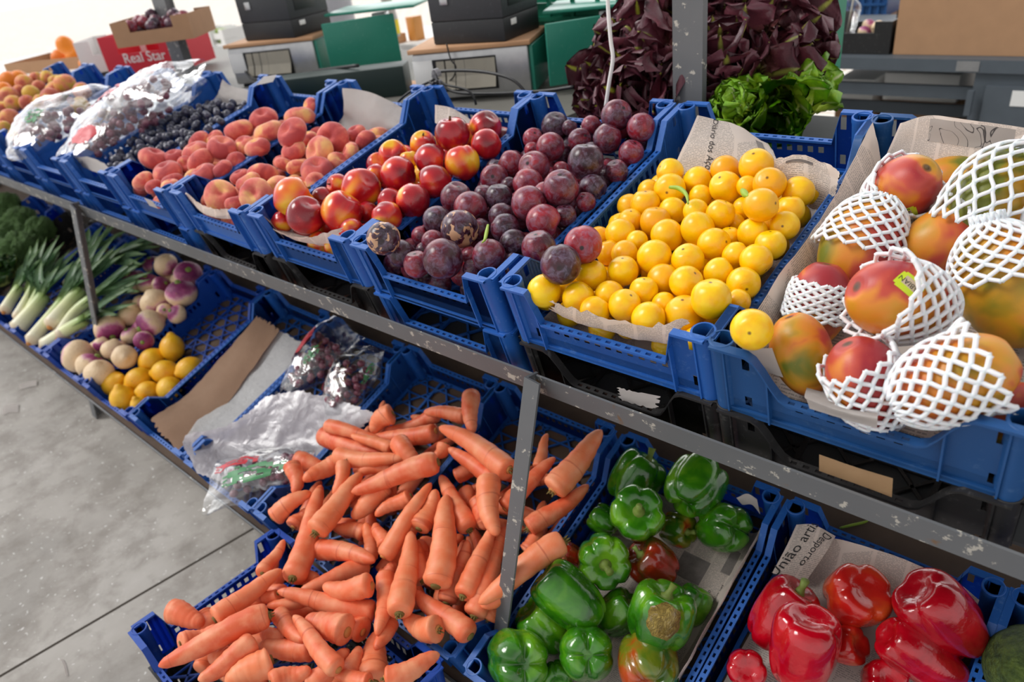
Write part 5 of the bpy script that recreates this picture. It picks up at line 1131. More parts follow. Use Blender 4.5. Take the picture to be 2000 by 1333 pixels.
def leek(pix_, w, label, seed, zz=(0.0, -.01, .0)):
    rg = random.Random(seed); P = [zP(x, y, z, LF) for (x, y), z in zip(pix_, zz)]; o0 = P[0]; P = [p - o0 for p in P]; up = LF.Z
    bm = bmesh.new(); uvl = bm.loops.layers.uv.new('UVMap'); body = spline(P[:2] if len(P) == 2 else P, 18); bl = body[:12]; r = w * 1.3
    uvtube(bm, uvl, bl, [r * (0.45 if i == 0 else (1.12 if i == 1 else (1.1 - 0.02 * i))) for i in range(12)], 1.0, 0.0, 0.40, 12, up)
    me = bm2me(bm, 'leek', LEEK); o = mobj('leek', me); o.location = o0; tag(o, label, 'leek', 'leeks bundled on the lower deck')
    for k in range(6):
        b2 = bmesh.new(); uvl = b2.loops.layers.uv.new('UVMap'); a0 = body[9 + k % 2]; d = (body[-1] - body[8]); s = d.cross(up).normalized(); off = s * (k - 2.5) * 0.035 + up * rg.uniform(-.015, .03)
        strap(b2, uvl, [a0, body[13] + off * 0.3, body[15] + off * 0.8, body[18] + off * 1.5 + d * rg.uniform(-.05, .35)], 0.028, 0.30, 1.0, up); bmesh.ops.solidify(b2, geom=b2.faces[:], thickness=0.001)
        mobj('leek_leaf', bm2me(b2, 'leek_leaf', LEEK), o, Matrix.Identity(4))
    b3 = bmesh.new(); t = (body[0] - body[1]).normalized(); tube(b3, [body[0] + t * -0.002, body[0] + t * 0.006], [r * 0.42, r * 0.3], 9)
    mobj('root_plate', bm2me(b3, 'root_plate', M_CROWN2), o, Matrix.Identity(4))
def K(x, y): return (x / 4.165, 380 + y / 4.165)
LK = [([K(120, 1115), K(320, 880), K(480, 640)], .026, 'thick leek with yellowing side, third from the left'), ([K(235, 1215), K(460, 940), K(760, 560)], .021, 'long slim leek left of the slanted post'), ([K(405, 1085), K(600, 850), K(930, 470)], .026, 'stout white leek just left of the post'),
    ([K(335, 1245), K(620, 1060), K(980, 880)], .021, 'lowest leek passing behind the foot of the post'), ([K(30, 960), K(130, 800), K(300, 560)], .019, 'leftmost leek at the picture edge'), ([K(130, 1015), K(250, 800), K(400, 480)], .016, 'thin leek with upright leaves at the left'),
    ([K(180, 1060), K(290, 840), K(430, 560)], .016, 'thin leek between the two thick left ones'), ([K(470, 1180), K(680, 900), K(1150, 620)], .020, 'leek with dark leaves running behind the turnips'), ([K(620, 800), K(800, 560), K(1230, 440)], .019, 'leek at the back with leaves reaching the steel rail'), ([K(540, 760), K(680, 560), K(860, 300)], .019, 'leek at the back left with upright leaves by the post')]
for k, (pp, w_, lb) in enumerate(LK): leek(pp, w_, lb, k, (-.02 + .01 * (k % 3), -.0, .03 + .01 * (k % 3)))
crate('blue2', crate_at(LF, LO, 9), 'blue crate beneath the leeks nearest the turnips', 'crates on the lower deck'); crate('blue2', crate_at(LF, LO, 10), 'blue crate beneath the leftmost leeks', 'crates on the lower deck')
crate('black', crate_at(LF, LO, 11, 0), 'black crate of leafy greens below the broccoli', 'crates on the lower deck'); crate('blue2', crate_at(LF, LO, 12, 0, .05), 'blue crate behind the broccoli at the far left', 'crates on the lower deck')
M_BRO = MB('broccoli_florets', 0.7); M_BRO.base(M_BRO.ramp(M_BRO.noise(18, 4), (0.3, srgb(66, 110, 48)), (0.6, srgb(128, 172, 92)))); M_BRO.bump(M_BRO.noise(34, 3), 1.0, 0.05); M_BRO = M_BRO.m
M_BST = plain('broccoli_stalk', srgb(150, 182, 96), 0.6, 0.15)
def bro(k):
    c = [Vector((noise.noise((i * 1.3, k, 0)) * 2.2, noise.noise((i * 1.3, k, 5)) * 2.2, abs(noise.noise((i, k, 9))) + .25)).normalized() for i in range(26)]
    def f(d):
        m_ = max(q.dot(d) for q in c); r = 0.86 + 0.20 * sm(0.90, 1.0, m_) + 0.10 * nz(d, 9, k) + 0.06 * nz(d, 19, k); z = d.z * r * 0.95
        if d.z < 0: z *= 0.7
        return Vector((d.x * r, d.y * r, z))
    return f
BRO = [blob('broccoli', bro(k), 5, M_BRO) for k in range(2)]
BST = stem_me('stalk', M_BST, [(0, 0, -0.2), (0.0, 0, -0.7), (0.05, 0, -1.2)], [0.42, 0.3, 0.27], 10)
for k, (x, y, d, z, lb) in enumerate([(60, 110, 190, .05, 'broccoli head at the top left corner of the group'), (180, 235, 200, .03, 'broccoli head in the middle of the group'), (70, 300, 170, .03, 'broccoli head at the picture edge in the middle'), (150, 450, 220, .02, 'lowest broccoli head with pale stalk'), (330, 290, 170, .0, 'broccoli head at the right end next to the leeks'), (20, 470, 160, .01, 'broccoli head cut by the left edge'), (270, 420, 150, -.02, 'small broccoli head low beside the leeks')]):
    p = zP(*K(x, y), z, LF); t = (p - CAM).dot(CF); r = d / 4.165 / 2 / FPX * t; o = mobj('broccoli', BRO[k % 2]); o.matrix_world = Matrix.LocRotScale(p, (CAM - p + Vector((0, 0, .8))).to_track_quat('Z', 'Y') @ Quaternion((1, 0, 0), -0.5 + .15 * k) @ Quaternion((0, 0, 1), k), (r * 1.3,) * 3); tag(o, lb, 'broccoli', 'broccoli heads at the far left'); mobj('stalk', BST, o, Matrix.Identity(4))
# ------------------------------------------------------------------ lettuces
def leafmat(name, st, rough=0.36):
    m = MB(name, rough, Coat_Weight=0.25, Coat_Roughness=0.25); uv = m.n('ShaderNodeTexCoord').outputs['UV']; s = m.n('ShaderNodeSeparateXYZ'); m.l(uv, s.inputs[0])
    v = m.math('ADD', s.outputs['Y'], m.math('MULTIPLY', m.math('SUBTRACT', m.noise(9, 4), 0.5), 0.5)); c = m.ramp(v, *st)
    mid = m.ramp(m.math('ABSOLUTE', m.math('SUBTRACT', s.outputs['X'], 0.5)), (0.02, (1, 1, 1)), (0.07, (0, 0, 0))); c = m.mix(m.math('MULTIPLY', mid, 0.7), c, st[0][1]); m.base(c); m.bump(m.noise(40, 4), 0.3, 0.004); return m.m
L_RED = leafmat('red_lettuce_leaf', [(0.05, srgb(206, 214, 96)), (0.22, srgb(150, 120, 84)), (0.40, srgb(150, 92, 88)), (0.65, srgb(124, 62, 74)), (1.0, srgb(104, 52, 66))])
L_GRN = leafmat('green_lettuce_leaf', [(0.05, srgb(244, 244, 196)), (0.3, srgb(222, 234, 90)), (0.7, srgb(176, 214, 50)), (1.0, srgb(128, 184, 44))])
L_DGR = leafmat('dark_green_leaf', [(0.05, srgb(196, 206, 120)), (0.4, srgb(80, 120, 50)), (1.0, srgb(50, 92, 40))])
def leaf_into(bm, uvl, base, d, up, L, W, curl, rg, ruffle=0.12):
    n, m = 20, 12; side = d.cross(up).normalized(); up = side.cross(d).normalized(); g = []; ph = rg.uniform(0, 9)
    for i in range(n + 1):
        u = i / n; a = curl * u * u; c = base + d * (L * (u - 0.12 * a * u)) + up * (L * 0.30 * math.sin(a)) ; w = W * (0.30 + 0.9 * math.sin(PI * min(1.0, u ** 0.9 * 0.62 + 0.1))) * math.sqrt(max(0.02, 1 - sm(0.86, 1.005, u))); row = []
        for j in range(m + 1):
            s = j / m * 2 - 1; z = abs(s) ** 1.7 * W * 0.28 + ruffle * W * (abs(s) ** 2 + sm(0.8, 1, u) * 0.6) * math.sin(13 * u + 4 * s + ph) + 0.5 * ruffle * W * abs(s) ** 3 * math.sin(31 * u + ph * 2)
            row.append((bm.verts.new(c + side * s * w + up * z), j / m, u))
        g.append(row)
    for i in range(n):
        for j in range(m):
            q = [g[i][j], g[i][j + 1], g[i + 1][j + 1], g[i + 1][j]]; f = bm.faces.new([a[0] for a in q])
            for l, a in zip(f.loops, q): l[uvl].uv = (a[1], a[2])
def head_mesh(name, mat, k, n=26, L=1.0, W=0.3, spread=0.9):
    rg = random.Random(k); bm = bmesh.new(); uvl = bm.loops.layers.uv.new('UVMap')
    for i in range(n):
        t = i / n; a = i * 2.4; op = 0.12 + spread * (t ** 1.2); d = Vector((math.cos(a) * math.sin(op), math.sin(a) * math.sin(op), math.cos(op))); inward = Vector((-math.cos(a), -math.sin(a), 0.25)).normalized()
        leaf_into(bm, uvl, Vector((math.cos(a) * 0.06, math.sin(a) * 0.06, 0)), d, inward, L * rg.uniform(0.8, 1.1) * (1 - 0.15 * t), W * rg.uniform(0.8, 1.15), rg.uniform(-0.5, 0.9), rg, 0.2)
    bmesh.ops.solidify(bm, geom=bm.faces[:], thickness=0.006)
    return bm2me(bm, name, mat)
RH = [head_mesh('red_lettuce', L_RED, k, 26, 1.0, 0.27, 0.85) for k in range(3)]; GH = [head_mesh('green_lettuce', L_GRN, k + 9, 30, 1.0, 0.25, 0.7) for k in range(2)]; DH = [head_mesh('leafy_greens', L_DGR, 40, 22, 1.0, 0.3, 1.0)]
STUMP = stem_me('cut_stump', plain('lettuce_stump', srgb(220, 196, 150), 0.7), [(0, 0, 0.06), (0, 0, -0.03), (0, 0, -0.05)], [0.13, 0.12, 0.09], 12)
def lettuce(px, py, Y, look, s, me, label, cat, k, group, nm):
    """px, py mark the stump end ; look : where the leaves point (right, up, to the viewer)"""
    p = hitY(px, py, Y); v = (CR * look[0] - CD * look[1] - CF * look[2]).normalized(); o = mobj(nm, me[k % len(me)]); o.matrix_world = Matrix.LocRotScale(p, v.to_track_quat('Z', 'Y') @ Quaternion((0, 0, 1), k * 1.7), (s, s, s)); tag(o, label, cat, group); mobj('cut_stump', STUMP, o, Matrix.Identity(4)); return o
red = [(1290, 75, 1.02, (-.1, .9, .3), .20, 'red lettuce head at the top of the pile left of the post'), (1260, 130, .95, (-.5, .8, .4), .18, 'red lettuce head at the upper left shoulder of the pile'), (1230, 180, .90, (-.9, .3, .4), .16, 'red lettuce head pointing left at the edge of the pile'), (1330, 150, .95, (-.9, .35, .3), .24, 'red lettuce with leaves streaming left of the tall post'),
    (1270, 190, .84, (-.5, -.1, .8), .19, 'dark red lettuce low behind the dark plums'), (1320, 190, .86, (.1, -.2, .9), .18, 'red lettuce with yellow green ribs beside the post foot'), (1200, 205, .84, (-.9, -.1, .5), .12, 'small red lettuce with pale leaf at the lower left'),
    (1400, 110, 1.0, (.0, 1, .3), .19, 'red lettuce head directly right of the post top'), (1450, 105, 1.02, (.2, .9, .3), .19, 'red lettuce head at the top right of the pile'), (1490, 120, .98, (.7, .6, .3), .19, 'red lettuce head pointing up right towards the green crate'), (1470, 150, .92, (.8, .1, .5), .17, 'red lettuce head at the right edge of the pile'),
    (1420, 175, .9, (-.3, .5, .8), .18, 'red lettuce head facing the viewer right of the post'), (1390, 205, .84, (-.4, .1, .9), .13, 'small red lettuce low between post and green lettuces'), (1270, 60, 1.1, (.6, .8, .1), .17, 'red lettuce head at the back behind the post')]
for k, (x, y, Y, lk, s, lb) in enumerate(red): lettuce(x, y, Y, lk, s * 1.0, RH, lb, 'lettuce', k, 'red lettuces piled behind the crates', 'red_lettuce')
grn = [(1502, 170, .86, (-.1, -.8, .5), .155, 'pale green lettuce with its stump up and leaves hanging down'), (1530, 200, .88, (.7, .4, .3), .13, 'green lettuce at the right end of the lettuce pile'), (1550, 232, .84, (.4, .9, .2), .105, 'bright green lettuce with upright leaves at far right of the pile'), (1450, 235, .80, (-.4, .3, .7), .12, 'green lettuce behind the newspaper in the yellow plum crate')]
for k, (x, y, Y, lk, s, lb) in enumerate(grn): lettuce(x, y, Y, lk, s, GH, lb, 'lettuce', k, 'green lettuces behind the yellow plum crate', 'green_lettuce')
for k, (x, y, z, s, lk, lb) in enumerate([(130, 660, -.02, .11, (-.6, .6, .4), 'bunch of dark leafy greens below the broccoli'), (40, 740, -.02, .11, (-.2, .8, .4), 'bunch of leafy greens cut by the left edge')]):
    p = zP(*K(x, y), z, LF); v = (CR * lk[0] - CD * lk[1] - CF * lk[2]).normalized(); o = mobj('leafy_greens', DH[0]); o.matrix_world = Matrix.LocRotScale(p, v.to_track_quat('Z', 'Y'), (s,) * 3); tag(o, lb, 'greens', 'leafy greens at the far left')
# ------------------------------------------------------------------ fruit at the far left of the upper shelf
Z1 = lambda x, y, d, *a: (x / 7.84, 120 + y / 7.84, d / 7.84) + a
ap = [Z1(1000, 350, 320, 1), Z1(870, 470, 320, .2), Z1(380, 340, 270, .6), Z1(720, 240, 200, .6), Z1(560, 260, 200, .4), Z1(150, 540, 290, .2), Z1(210, 650, 260, .2), Z1(480, 500, 260, .3), Z1(780, 560, 300, .6), Z1(600, 390, 200, .2), Z1(1260, 460, 270, .4), Z1(1230, 680, 280, .3), Z1(160, 880, 300), Z1(30, 720, 220, .2), Z1(50, 560, 200), Z1(20, 900, 200), Z1(300, 460, 200, .1), Z1(850, 300, 200, .3), Z1(60, 1020, 200), Z1(420, 640, 240), Z1(620, 620, 220), Z1(250, 1130, 200)]
solv = solve_pile(ap, UF, -.03, 0.96, .03, .058, None, None, lev=.03); rk = rank_rows([(UF.loc(p).x, UF.loc(p).y) for p, r in solv], 5); rng = random.Random(4)
for (p, r), (row, kk) in zip(solv, rk):
    o = mobj('peach', AP[rng.randrange(3)]); o.matrix_world = Matrix.LocRotScale(p, rot_rand(rng), (r,) * 3); tag(o, f"sunlit yellow and red peach, {ORD[kk]} from left in {ORD[row]} row, far left heap", 'peach', 'sunlit peaches at the far left')
# ------------------------------------------------------------------ back counter, scales, cables
M_CNT = plain('worn_counter_top', srgb(120, 118, 112), 0.6); M_DG = plain('dark_green_paint', srgb(24, 46, 42), 0.5); M_ALU = MB('brushed_aluminium', 0.35, Metallic=0.85); M_ALU.base(M_ALU.mix(M_ALU.noise(30, 4), srgb(170, 172, 174), srgb(206, 206, 206))); M_ALU = M_ALU.m
M_TEAL = plastic('teal_painted_plate', srgb(40, 140, 118), srgb(110, 170, 150), 0.35); M_PRN = plastic('charcoal_plastic', srgb(58, 60, 64), srgb(110, 112, 116), 0.5); M_PRD = plastic('dark_charcoal_plastic', srgb(38, 39, 42), srgb(80, 80, 84), 0.5); M_WOOD = plain('plywood', srgb(196, 150, 112), 0.7, 0.15); M_CARD = plain('cardboard', srgb(178, 138, 104), 0.85, 0.1)
M_WH = plain('white_board', srgb(238, 238, 236), 0.7, 0.03); M_BLK = MB('black_rubber', 0.45).base(srgb(26, 26, 28)).m; M_STRIP = plain('cream_paper_strips', srgb(206, 200, 186), 0.8)
CZ = 1.10
bm = bmesh.new(); box(bm, -4.7, -0.95, 0.70, 1.75, CZ - 0.03, CZ); tag(mobj('back_counter', bm2me(bm, 'counter', M_CNT, False)), 'long worn grey counter top behind the upper crates', 'counter')
for k, x in enumerate((-4.5, -2.8, -1.0)):
    bm = bmesh.new(); box(bm, x, x + 0.06, 1.5, 1.56, -0.036, CZ - 0.03); tag(mobj('counter_trestle', bm2me(bm, 'counter_trestle', M_DARKM, False)), ['left', 'middle', 'right'][k] + ' steel trestle hidden under the back counter', 'trestle')
bm = bmesh.new(); box(bm, -0.95, -0.02, 0.84, 1.45, 0.98, 1.0); tag(mobj('lettuce_table', bm2me(bm, 'lettuce_table', M_DARKM, False)), 'low table top under the piled lettuces', 'table')
def rbox(name, size, mat, mw, parent=None, bev=0.006, taper=None):
    bm = bmesh.new(); x, y, z = size; box(bm, -x / 2, x / 2, -y / 2, y / 2, 0, z)
    if taper:
        for v in bm.verts:
            if v.co.z < z / 2: v.co.x *= taper[0]; v.co.y *= taper[1]
    bmesh.ops.recalc_face_normals(bm, faces=bm.faces); bevel(bm, bev, 2); return mobj(name, bm2me(bm, name, mat, True, 40), parent, mw)
T3 = lambda x, y, z: Matrix.Translation((x, y, z))
def scale_set(px, py, yaw, which, s=1.0):
    p = hit(px, py, WF, CZ); S = Matrix.Translation(p) @ Matrix.Rotation(yaw, 4, 'Z') @ Matrix.Scale(s, 4); r = empty('market_scale', S, f'aluminium market scale with teal end plates, {which}', 'scale', 'market scales on the counter')
    rbox('housing', (0.40, 0.30, 0.15), M_ALU, T3(0, 0, 0.012), r, 0.008)
    bm = bmesh.new(); box(bm, -0.11, 0.11, -0.004, 0.02, 0, 0.105); w_ = mobj('opening', bm2me(bm, 'opening', M_BLK, False), r, T3(-0.02, -0.150, 0.035))
    bm = bmesh.new()
    for k in range(6):
        a = -0.095 + k * 0.033; vs = [bm.verts.new((a + dx, y, z)) for z, y in ((0.10, -.006), (0.05, -.012), (0.012, -.03)) for dx in (0, 0.028 + 0.002 * k)]
        for q in range(2): bm.faces.new((vs[2 * q], vs[2 * q + 1], vs[2 * q + 3], vs[2 * q + 2]))
    bmesh.ops.solidify(bm, geom=bm.faces[:], thickness=0.001); mobj('paper_strips', bm2me(bm, 'paper_strips', M_STRIP, False), r, T3(-0.02, -0.152, 0.035))
    rbox('side_panel', (0.012, 0.28, 0.145), M_TEAL, T3(0.207, 0, 0.014), r, 0.003)
    rbox('end_plate', (0.30, 0.012, 0.19), M_TEAL, T3(0.40, -0.10, 0.03) @ Matrix.Rotation(0.45, 4, 'Z'), r, 0.004)
    rbox('weighing_tray', (0.40, 0.26, 0.012), M_TEAL, T3(0.44, 0.06, 0.235), r, 0.005); rbox('tray_support', (0.06, 0.06, 0.20), M_ALU, T3(0.44, 0.06, 0.02), r, 0.004)
    rbox('foot', (0.05, 0.05, 0.014), M_BLK, T3(-0.16, -0.1, 0), r, 0.002); rbox('foot', (0.05, 0.05, 0.014), M_BLK, T3(0.16, -0.1, 0), r, 0.002)
    c = rbox('price_note', (0.09, 0.002, 0.08), M_WH, T3(-0.155, -0.152, 0.06), r, 0.0005); c['label'] = 'pale paper note on the housing'
    b_ = rbox('wooden_board', (0.42, 0.30, 0.014), M_WOOD, S @ T3(-0.0, -0.01, 0.163), None, 0.002); tag(b_, f'thin plywood board lying on the market scale, {which}', 'board')
    R_ = S @ T3(0.03, 0.0, 0.178) @ Matrix.Rotation(-0.25, 4, 'Z'); pr = empty('label_printer', R_, f'boxy charcoal label printer standing on the scale, {which}', 'printer', 'label printers on the scales')
    rbox('lower_case', (0.275, 0.255, 0.07), M_PRD, T3(0, 0, 0), pr, 0.004); rbox('upper_case', (0.275, 0.255, 0.16), M_PRN, T3(0, 0, 0.0705), pr, 0.004)
    rbox('paper_slot', (0.004, 0.13, 0.07), M_BLK, T3(0.138, -0.02, 0.10), pr, 0.001); rbox('sticker', (0.002, 0.036, 0.018), M_WH, T3(0.1385, -0.06, 0.042), pr, 0.0004); rbox('latch', (0.03, 0.004, 0.03), M_ALU, T3(-0.075, -0.129, 0.12), pr, 0.002)
    return r
scale_set(950, 176, math.radians(28), 'right hand one next to the lettuces'); scale_set(575, 150, math.radians(30), 'left hand one over the dark green box', 1.02)
p = hit(660, 182, WF, CZ)
def cable(name, pts, r, label, cat='cable', mat=None):
    bm = bmesh.new(); P = spline(pts, max(16, len(pts) * 7)); o0 = P[0].copy(); tube(bm, [q - o0 for q in P], r, 8); o = mobj(name, bm2me(bm, name, mat or M_BLK)); o.location = o0; return tag(o, label, cat)
def cY(L, Y): return [hitY(x, y, Y + (q[0] if q else 0)) for x, y, *q in L]
cable('power_cable', cY([(845, 150), (860, 140), (910, 138), (960, 143), (1000, 155), (1022, 175), (1025, 190)], .72), .0045, 'thick black cable arching behind the nectarine crate')
cable('power_cable', cY([(848, 155), (800, 180), (775, 205), (785, 222), (820, 215), (850, 185), (855, 160)], .64), .0038, 'black cable loop hanging left of the bundle')
cable('power_cable', cY([(855, 158), (815, 190), (790, 225), (810, 250), (850, 250), (864, 215), (850, 170), (838, 160)], .62), .0035, 'black cable loop hanging over the nectarine crate corner')
cable('power_cable', cY([(850, 150), (870, 165), (910, 175), (925, 190), (930, 205)], .70), .0035, 'black cable running right and down to the back rim')
cable('power_cable', cY([(853, 160), (890, 180), (960, 183), (1060, 178), (1120, 170)], .74), .0045, 'black cable running along the counter to the lettuces')
cable('power_cable', cY([(848, 160), (830, 185), (815, 210), (830, 240), (848, 235)], .615), .003, 'thin black cable loop inside the bundle')
cable('power_cable', cY([(872, 85), (880, 115), (890, 130), (886, 150), (870, 165)], .95), .0025, 'thin black cable hanging from the right printer'); 
cable('power_cable', cY([(480, 140), (500, 155), (560, 150), (620, 138), (700, 128)], .92), .006, 'black cable lying along the top of the dark green box')
cable('white_cable', cY([(1186, -40), (1188, 20), (1193, 80), (1197, 115), (1190, 160), (1183, 208)], .66), .0045, 'white cable hanging down in front of the red lettuces', 'cable', M_WH)
bm = bmesh.new(); pc = hitY(850, 150, .66)
for k in range(3):
    tube(bm, [Vector((math.cos(a) * .012, .006 * k, math.sin(a) * .02)) for a in [2 * PI * i / 14 for i in range(14)]], 0.0018, 6)
o = mobj('cable_tie', bm2me(bm, 'cable_tie', MB('grey_tie', 0.3).base(srgb(150, 150, 155)).m)); o.location = pc; tag(o, 'grey wire tie binding the black cables together', 'tie')
a, b = hit(584, 152, WF, 1.205), hit(786, 128, WF, 1.205); d = (b - a); 
_r = Matrix.Rotation(math.atan2(d.y, d.x), 4, 'Z'); _c = (a + b) / 2 + _r @ Vector((-.08, .06, 0)); Q = Matrix.Translation((_c.x, _c.y, CZ)) @ _r; tag(rbox('storage_box', (d.length + .16, 0.12, 0.104), M_DG, Q, None, 0.004), 'dark green painted box standing between the crates and the left scale', 'box')
a = hit(780, 188, WF, 1.08); tag(rbox('timber_block', (0.16, 0.12, 0.05), M_WOOD, Matrix.Translation(a + Vector((0, .06, -.02))), None, 0.003), 'pale timber block beside the dark green box', 'block')
# ------------------------------------------------------------------ things beyond the counter
ORS_G = ORS[0].copy(); ORS_G.materials.clear(); ORS_G.materials.append(plain('green_apple_skin', srgb(150, 180, 50), .4))
def cbox(name, px, py, z, size, mat, label, cat, yaw=0.0, group=None, bev=0.003):
    p = hit(px, py, WF, z); return tag(rbox(name, size, mat, Matrix.Translation(p) @ Matrix.Rotation(yaw, 4, 'Z'), None, bev), label, cat, group)
def open_box(name, mw, size, mat, label, cat, group=None, t=0.006, notch=0.0, inner=None, parent=None):
    x, y, z = size; bm = bmesh.new(); box(bm, -x / 2, x / 2, -y / 2, y / 2, 0, t)
    for s in (-1, 1):
        box(bm, s * (x / 2 - t / 2) - t / 2, s * (x / 2 - t / 2) + t / 2, -y / 2, y / 2, t, z)
        if notch:
            box(bm, -x / 2 + t, -x / 2 + x * .22, s * (y / 2 - t / 2) - t / 2, s * (y / 2 - t / 2) + t / 2, t, z); box(bm, x / 2 - x * .22, x / 2 - t, s * (y / 2 - t / 2) - t / 2, s * (y / 2 - t / 2) + t / 2, t, z)
            box(bm, -x / 2 + x * .22, x / 2 - x * .22, s * (y / 2 - t / 2) - t / 2, s * (y / 2 - t / 2) + t / 2, t, z * (1 - notch))
        else: box(bm, -x / 2 + t, x / 2 - t, s * (y / 2 - t / 2) - t / 2, s * (y / 2 - t / 2) + t / 2, t, z)
    o = mobj(name, bm2me(bm, name, mat, False), parent); o.matrix_world = mw; return tag(o, label, cat, group) if label else o
RED = plain('red_print_board', srgb(206, 34, 52), 0.6, 0.06)
def grape_box(px, py, z, yaw, label, mat, size=(.42, .30, .15), word=True, tiltx=0.0):
    p = hit(px, py, WF, z); mw = Matrix.Translation(p) @ Matrix.Rotation(yaw, 4, 'Z') @ Matrix.Rotation(tiltx, 4, 'X'); o = open_box('cardboard_tray', mw, size, mat, label, 'box', 'cardboard grape boxes', 0.005, 0.45)
    if word:
        cu = bpy.data.curves.new('t', 'FONT'); cu.body = 'Real Star'; cu.size = 0.07; cu.extrude = 0.0005; cu.align_x = 'CENTER'; cu.align_y = 'CENTER'; t = bpy.data.objects.new('t', cu); COL.objects.link(t); bpy.context.view_layer.update(); me = bpy.data.meshes.new_from_object(t.evaluated_get(bpy.context.evaluated_depsgraph_get())); bpy.data.objects.remove(t); me.materials.clear(); me.materials.append(M_WH)
        mobj('printed_words', me, o, T3(0.02, -size[1] / 2 - 0.001, size[2] * 0.42) @ Matrix.Rotation(PI / 2, 4, 'X'))
    return o, mw
rng = random.Random(9)
gb, mw = grape_box(322, 132, 1.12, .55, 'red printed cardboard box of dark plums beside the far left post', RED, (.44, .34, .20)); q = hit(250, 130, WF, 1.12)
gb2, mw2 = grape_box(248, 128, 1.12, .85, 'white and red cardboard tray standing left of the red box', M_WH, (.38, .30, .17), False)
gb3, mw3 = grape_box(330, 75, 1.325, .75, 'brown cardboard tray of dark plums stacked on the red box', M_CARD, (.34, .30, .10), False)
for k in range(34):
    mwx = mw3 if k < 24 else mw2; x, y = rng.uniform(-.13, .13), rng.uniform(-.11, .11); z = rng.uniform(.05, .10) if k < 24 else rng.uniform(.04, .08)
    o = mobj('dark_plum', PL[k % 4]); r = .026; o.matrix_world = Matrix.LocRotScale(mwx @ Vector((x, y, z)), rot_rand(rng), (r,) * 3); tag(o, 'blue black plum in the brown tray by the far post' if k < 24 else 'blue black plum in the white and red tray', 'plum', 'far plums in the brown tray' if k < 24 else 'far plums in the white tray')
bm = bmesh.new(); box(bm, -6.6, -4.71, .35, 1.6, CZ - .03, CZ)
for x in (-6.5, -4.85): box(bm, x, x + .05, 1.4, 1.45, -.036, CZ - .03)
tag(mobj('side_table', bm2me(bm, 'side_table', M_WH, False)), 'white table carrying the oranges and trays at the far left', 'table')
tray = hit(135, 128, WF, CZ); open_box('wooden_tray', Matrix.Translation(tray) @ Matrix.Rotation(.5, 4, 'Z'), (.62, .4, .07), M_CARD, 'shallow brown tray of oranges behind the peaches', 'tray')
for k, (x, y, d, lb) in enumerate([(127, 88, 34, 'bright orange on top of the orange pile'), (117, 113, 32, 'orange at the lower left of the pile by the red box'), (152, 110, 44, 'largest orange at the right of the pile'), (140, 98, 26, 'small orange half hidden in the pile'), (18, 152, 36, 'orange at the far left picture edge above the peaches'), (36, 148, 34, 'orange beside the one at the far left edge'), (8, 170, 30, 'orange cut by the left picture edge'), (170, 120, 30, 'orange hidden beside the white tray')]):
    p = hit(x, y + (6 if k > 3 else 0), WF, (1.255, 1.16, 1.16, 1.17, 1.17, 1.17, 1.17, 1.16)[k]); t = (p - CAM).dot(CF); r = d / 2 / FPX * t; o = mobj('orange', ORS[k % 2]); o.matrix_world = Matrix.LocRotScale(p, rot_rand(rng), (r,) * 3); tag(o, lb, 'orange', 'oranges behind the peaches')
# green crate stack behind the lettuces
def ribcrate(px, py, Y, size, mat, label, yaw=0.0, z=None, cat='crate', group=None):
    p = hitY(px, py, Y); x, y, h = size; o = open_box('vented_crate', Matrix.Translation(p) @ Matrix.Rotation(yaw, 4, 'Z'), size, mat, label, cat, group, 0.008, 0.12); bm = bmesh.new()
    for k in range(7): box(bm, -x / 2 + k * x / 6 - .006, -x / 2 + k * x / 6 + .006, -y / 2 - .012, -y / 2, 0, h)
    for zz in (0, .3, .62, .93): box(bm, -x / 2, x / 2, -y / 2 - .016, -y / 2, h * zz, h * zz + .014)
    mobj('ribs', bm2me(bm, 'ribs', mat, False), o, Matrix.Identity(4)); return o
ribcrate(1470, 165, 1.42, (.42, .3, .30), GREENP, 'green vented plastic crate standing behind the lettuces on the right', 0.05); ribcrate(1180, 100, 1.55, (.60, .35, .22), GREENP, 'green vented crate behind the left side of the lettuces', 0.05)
# grey work table with cabinet on the right
TZ = 0.9; e0, e1 = hit(1560, 108, WF, TZ), hit(1995, 122, WF, TZ); ty = (e0.y + e1.y) / 2; tx0 = -2.2; tx1 = 1.2
wt = empty('work_table', Matrix.Translation((tx0, ty, -0.036)), 'grey steel work table with cabinet and cross bars at the right back', 'table')
def wp(nm, x0, x1, y0, y1, z0, z1, mat=STEEL): bm = bmesh.new(); box(bm, x0 - tx0, x1 - tx0, y0 - ty, y1 - ty, z0 + .036, z1 + .036); return mobj(nm, bm2me(bm, nm, mat, False), wt, Matrix.Identity(4))
M_GRT = plain('slate_grey_paint', srgb(86, 94, 102), 0.5, 0.12)
wp('table_top', tx0, tx1, ty, ty + 1.1, TZ - .05, TZ, M_GRT); wp('cross_bar', tx0, tx1, ty + .05, ty + .08, TZ - .17, TZ - .12, M_GRT); wp('cross_bar', tx0, tx1, ty + .25, ty + .28, TZ - .30, TZ - .25, M_GRT)
cp = hitY(1905, 135, ty); wp('cabinet', cp.x, tx1, ty + .02, ty + .9, -.03, TZ - .05, M_GRT); dr = wp('cabinet_door', cp.x + .05, tx1 - .05, ty - .004, ty + .02, .02, TZ - .10, M_GRT); h_ = hitY(1893, 200, ty - .01)
hg = wp('hinge', h_.x - .01, h_.x + .012, ty - .03, ty - .004, h_.z - .05, h_.z + .05, M_GRT)
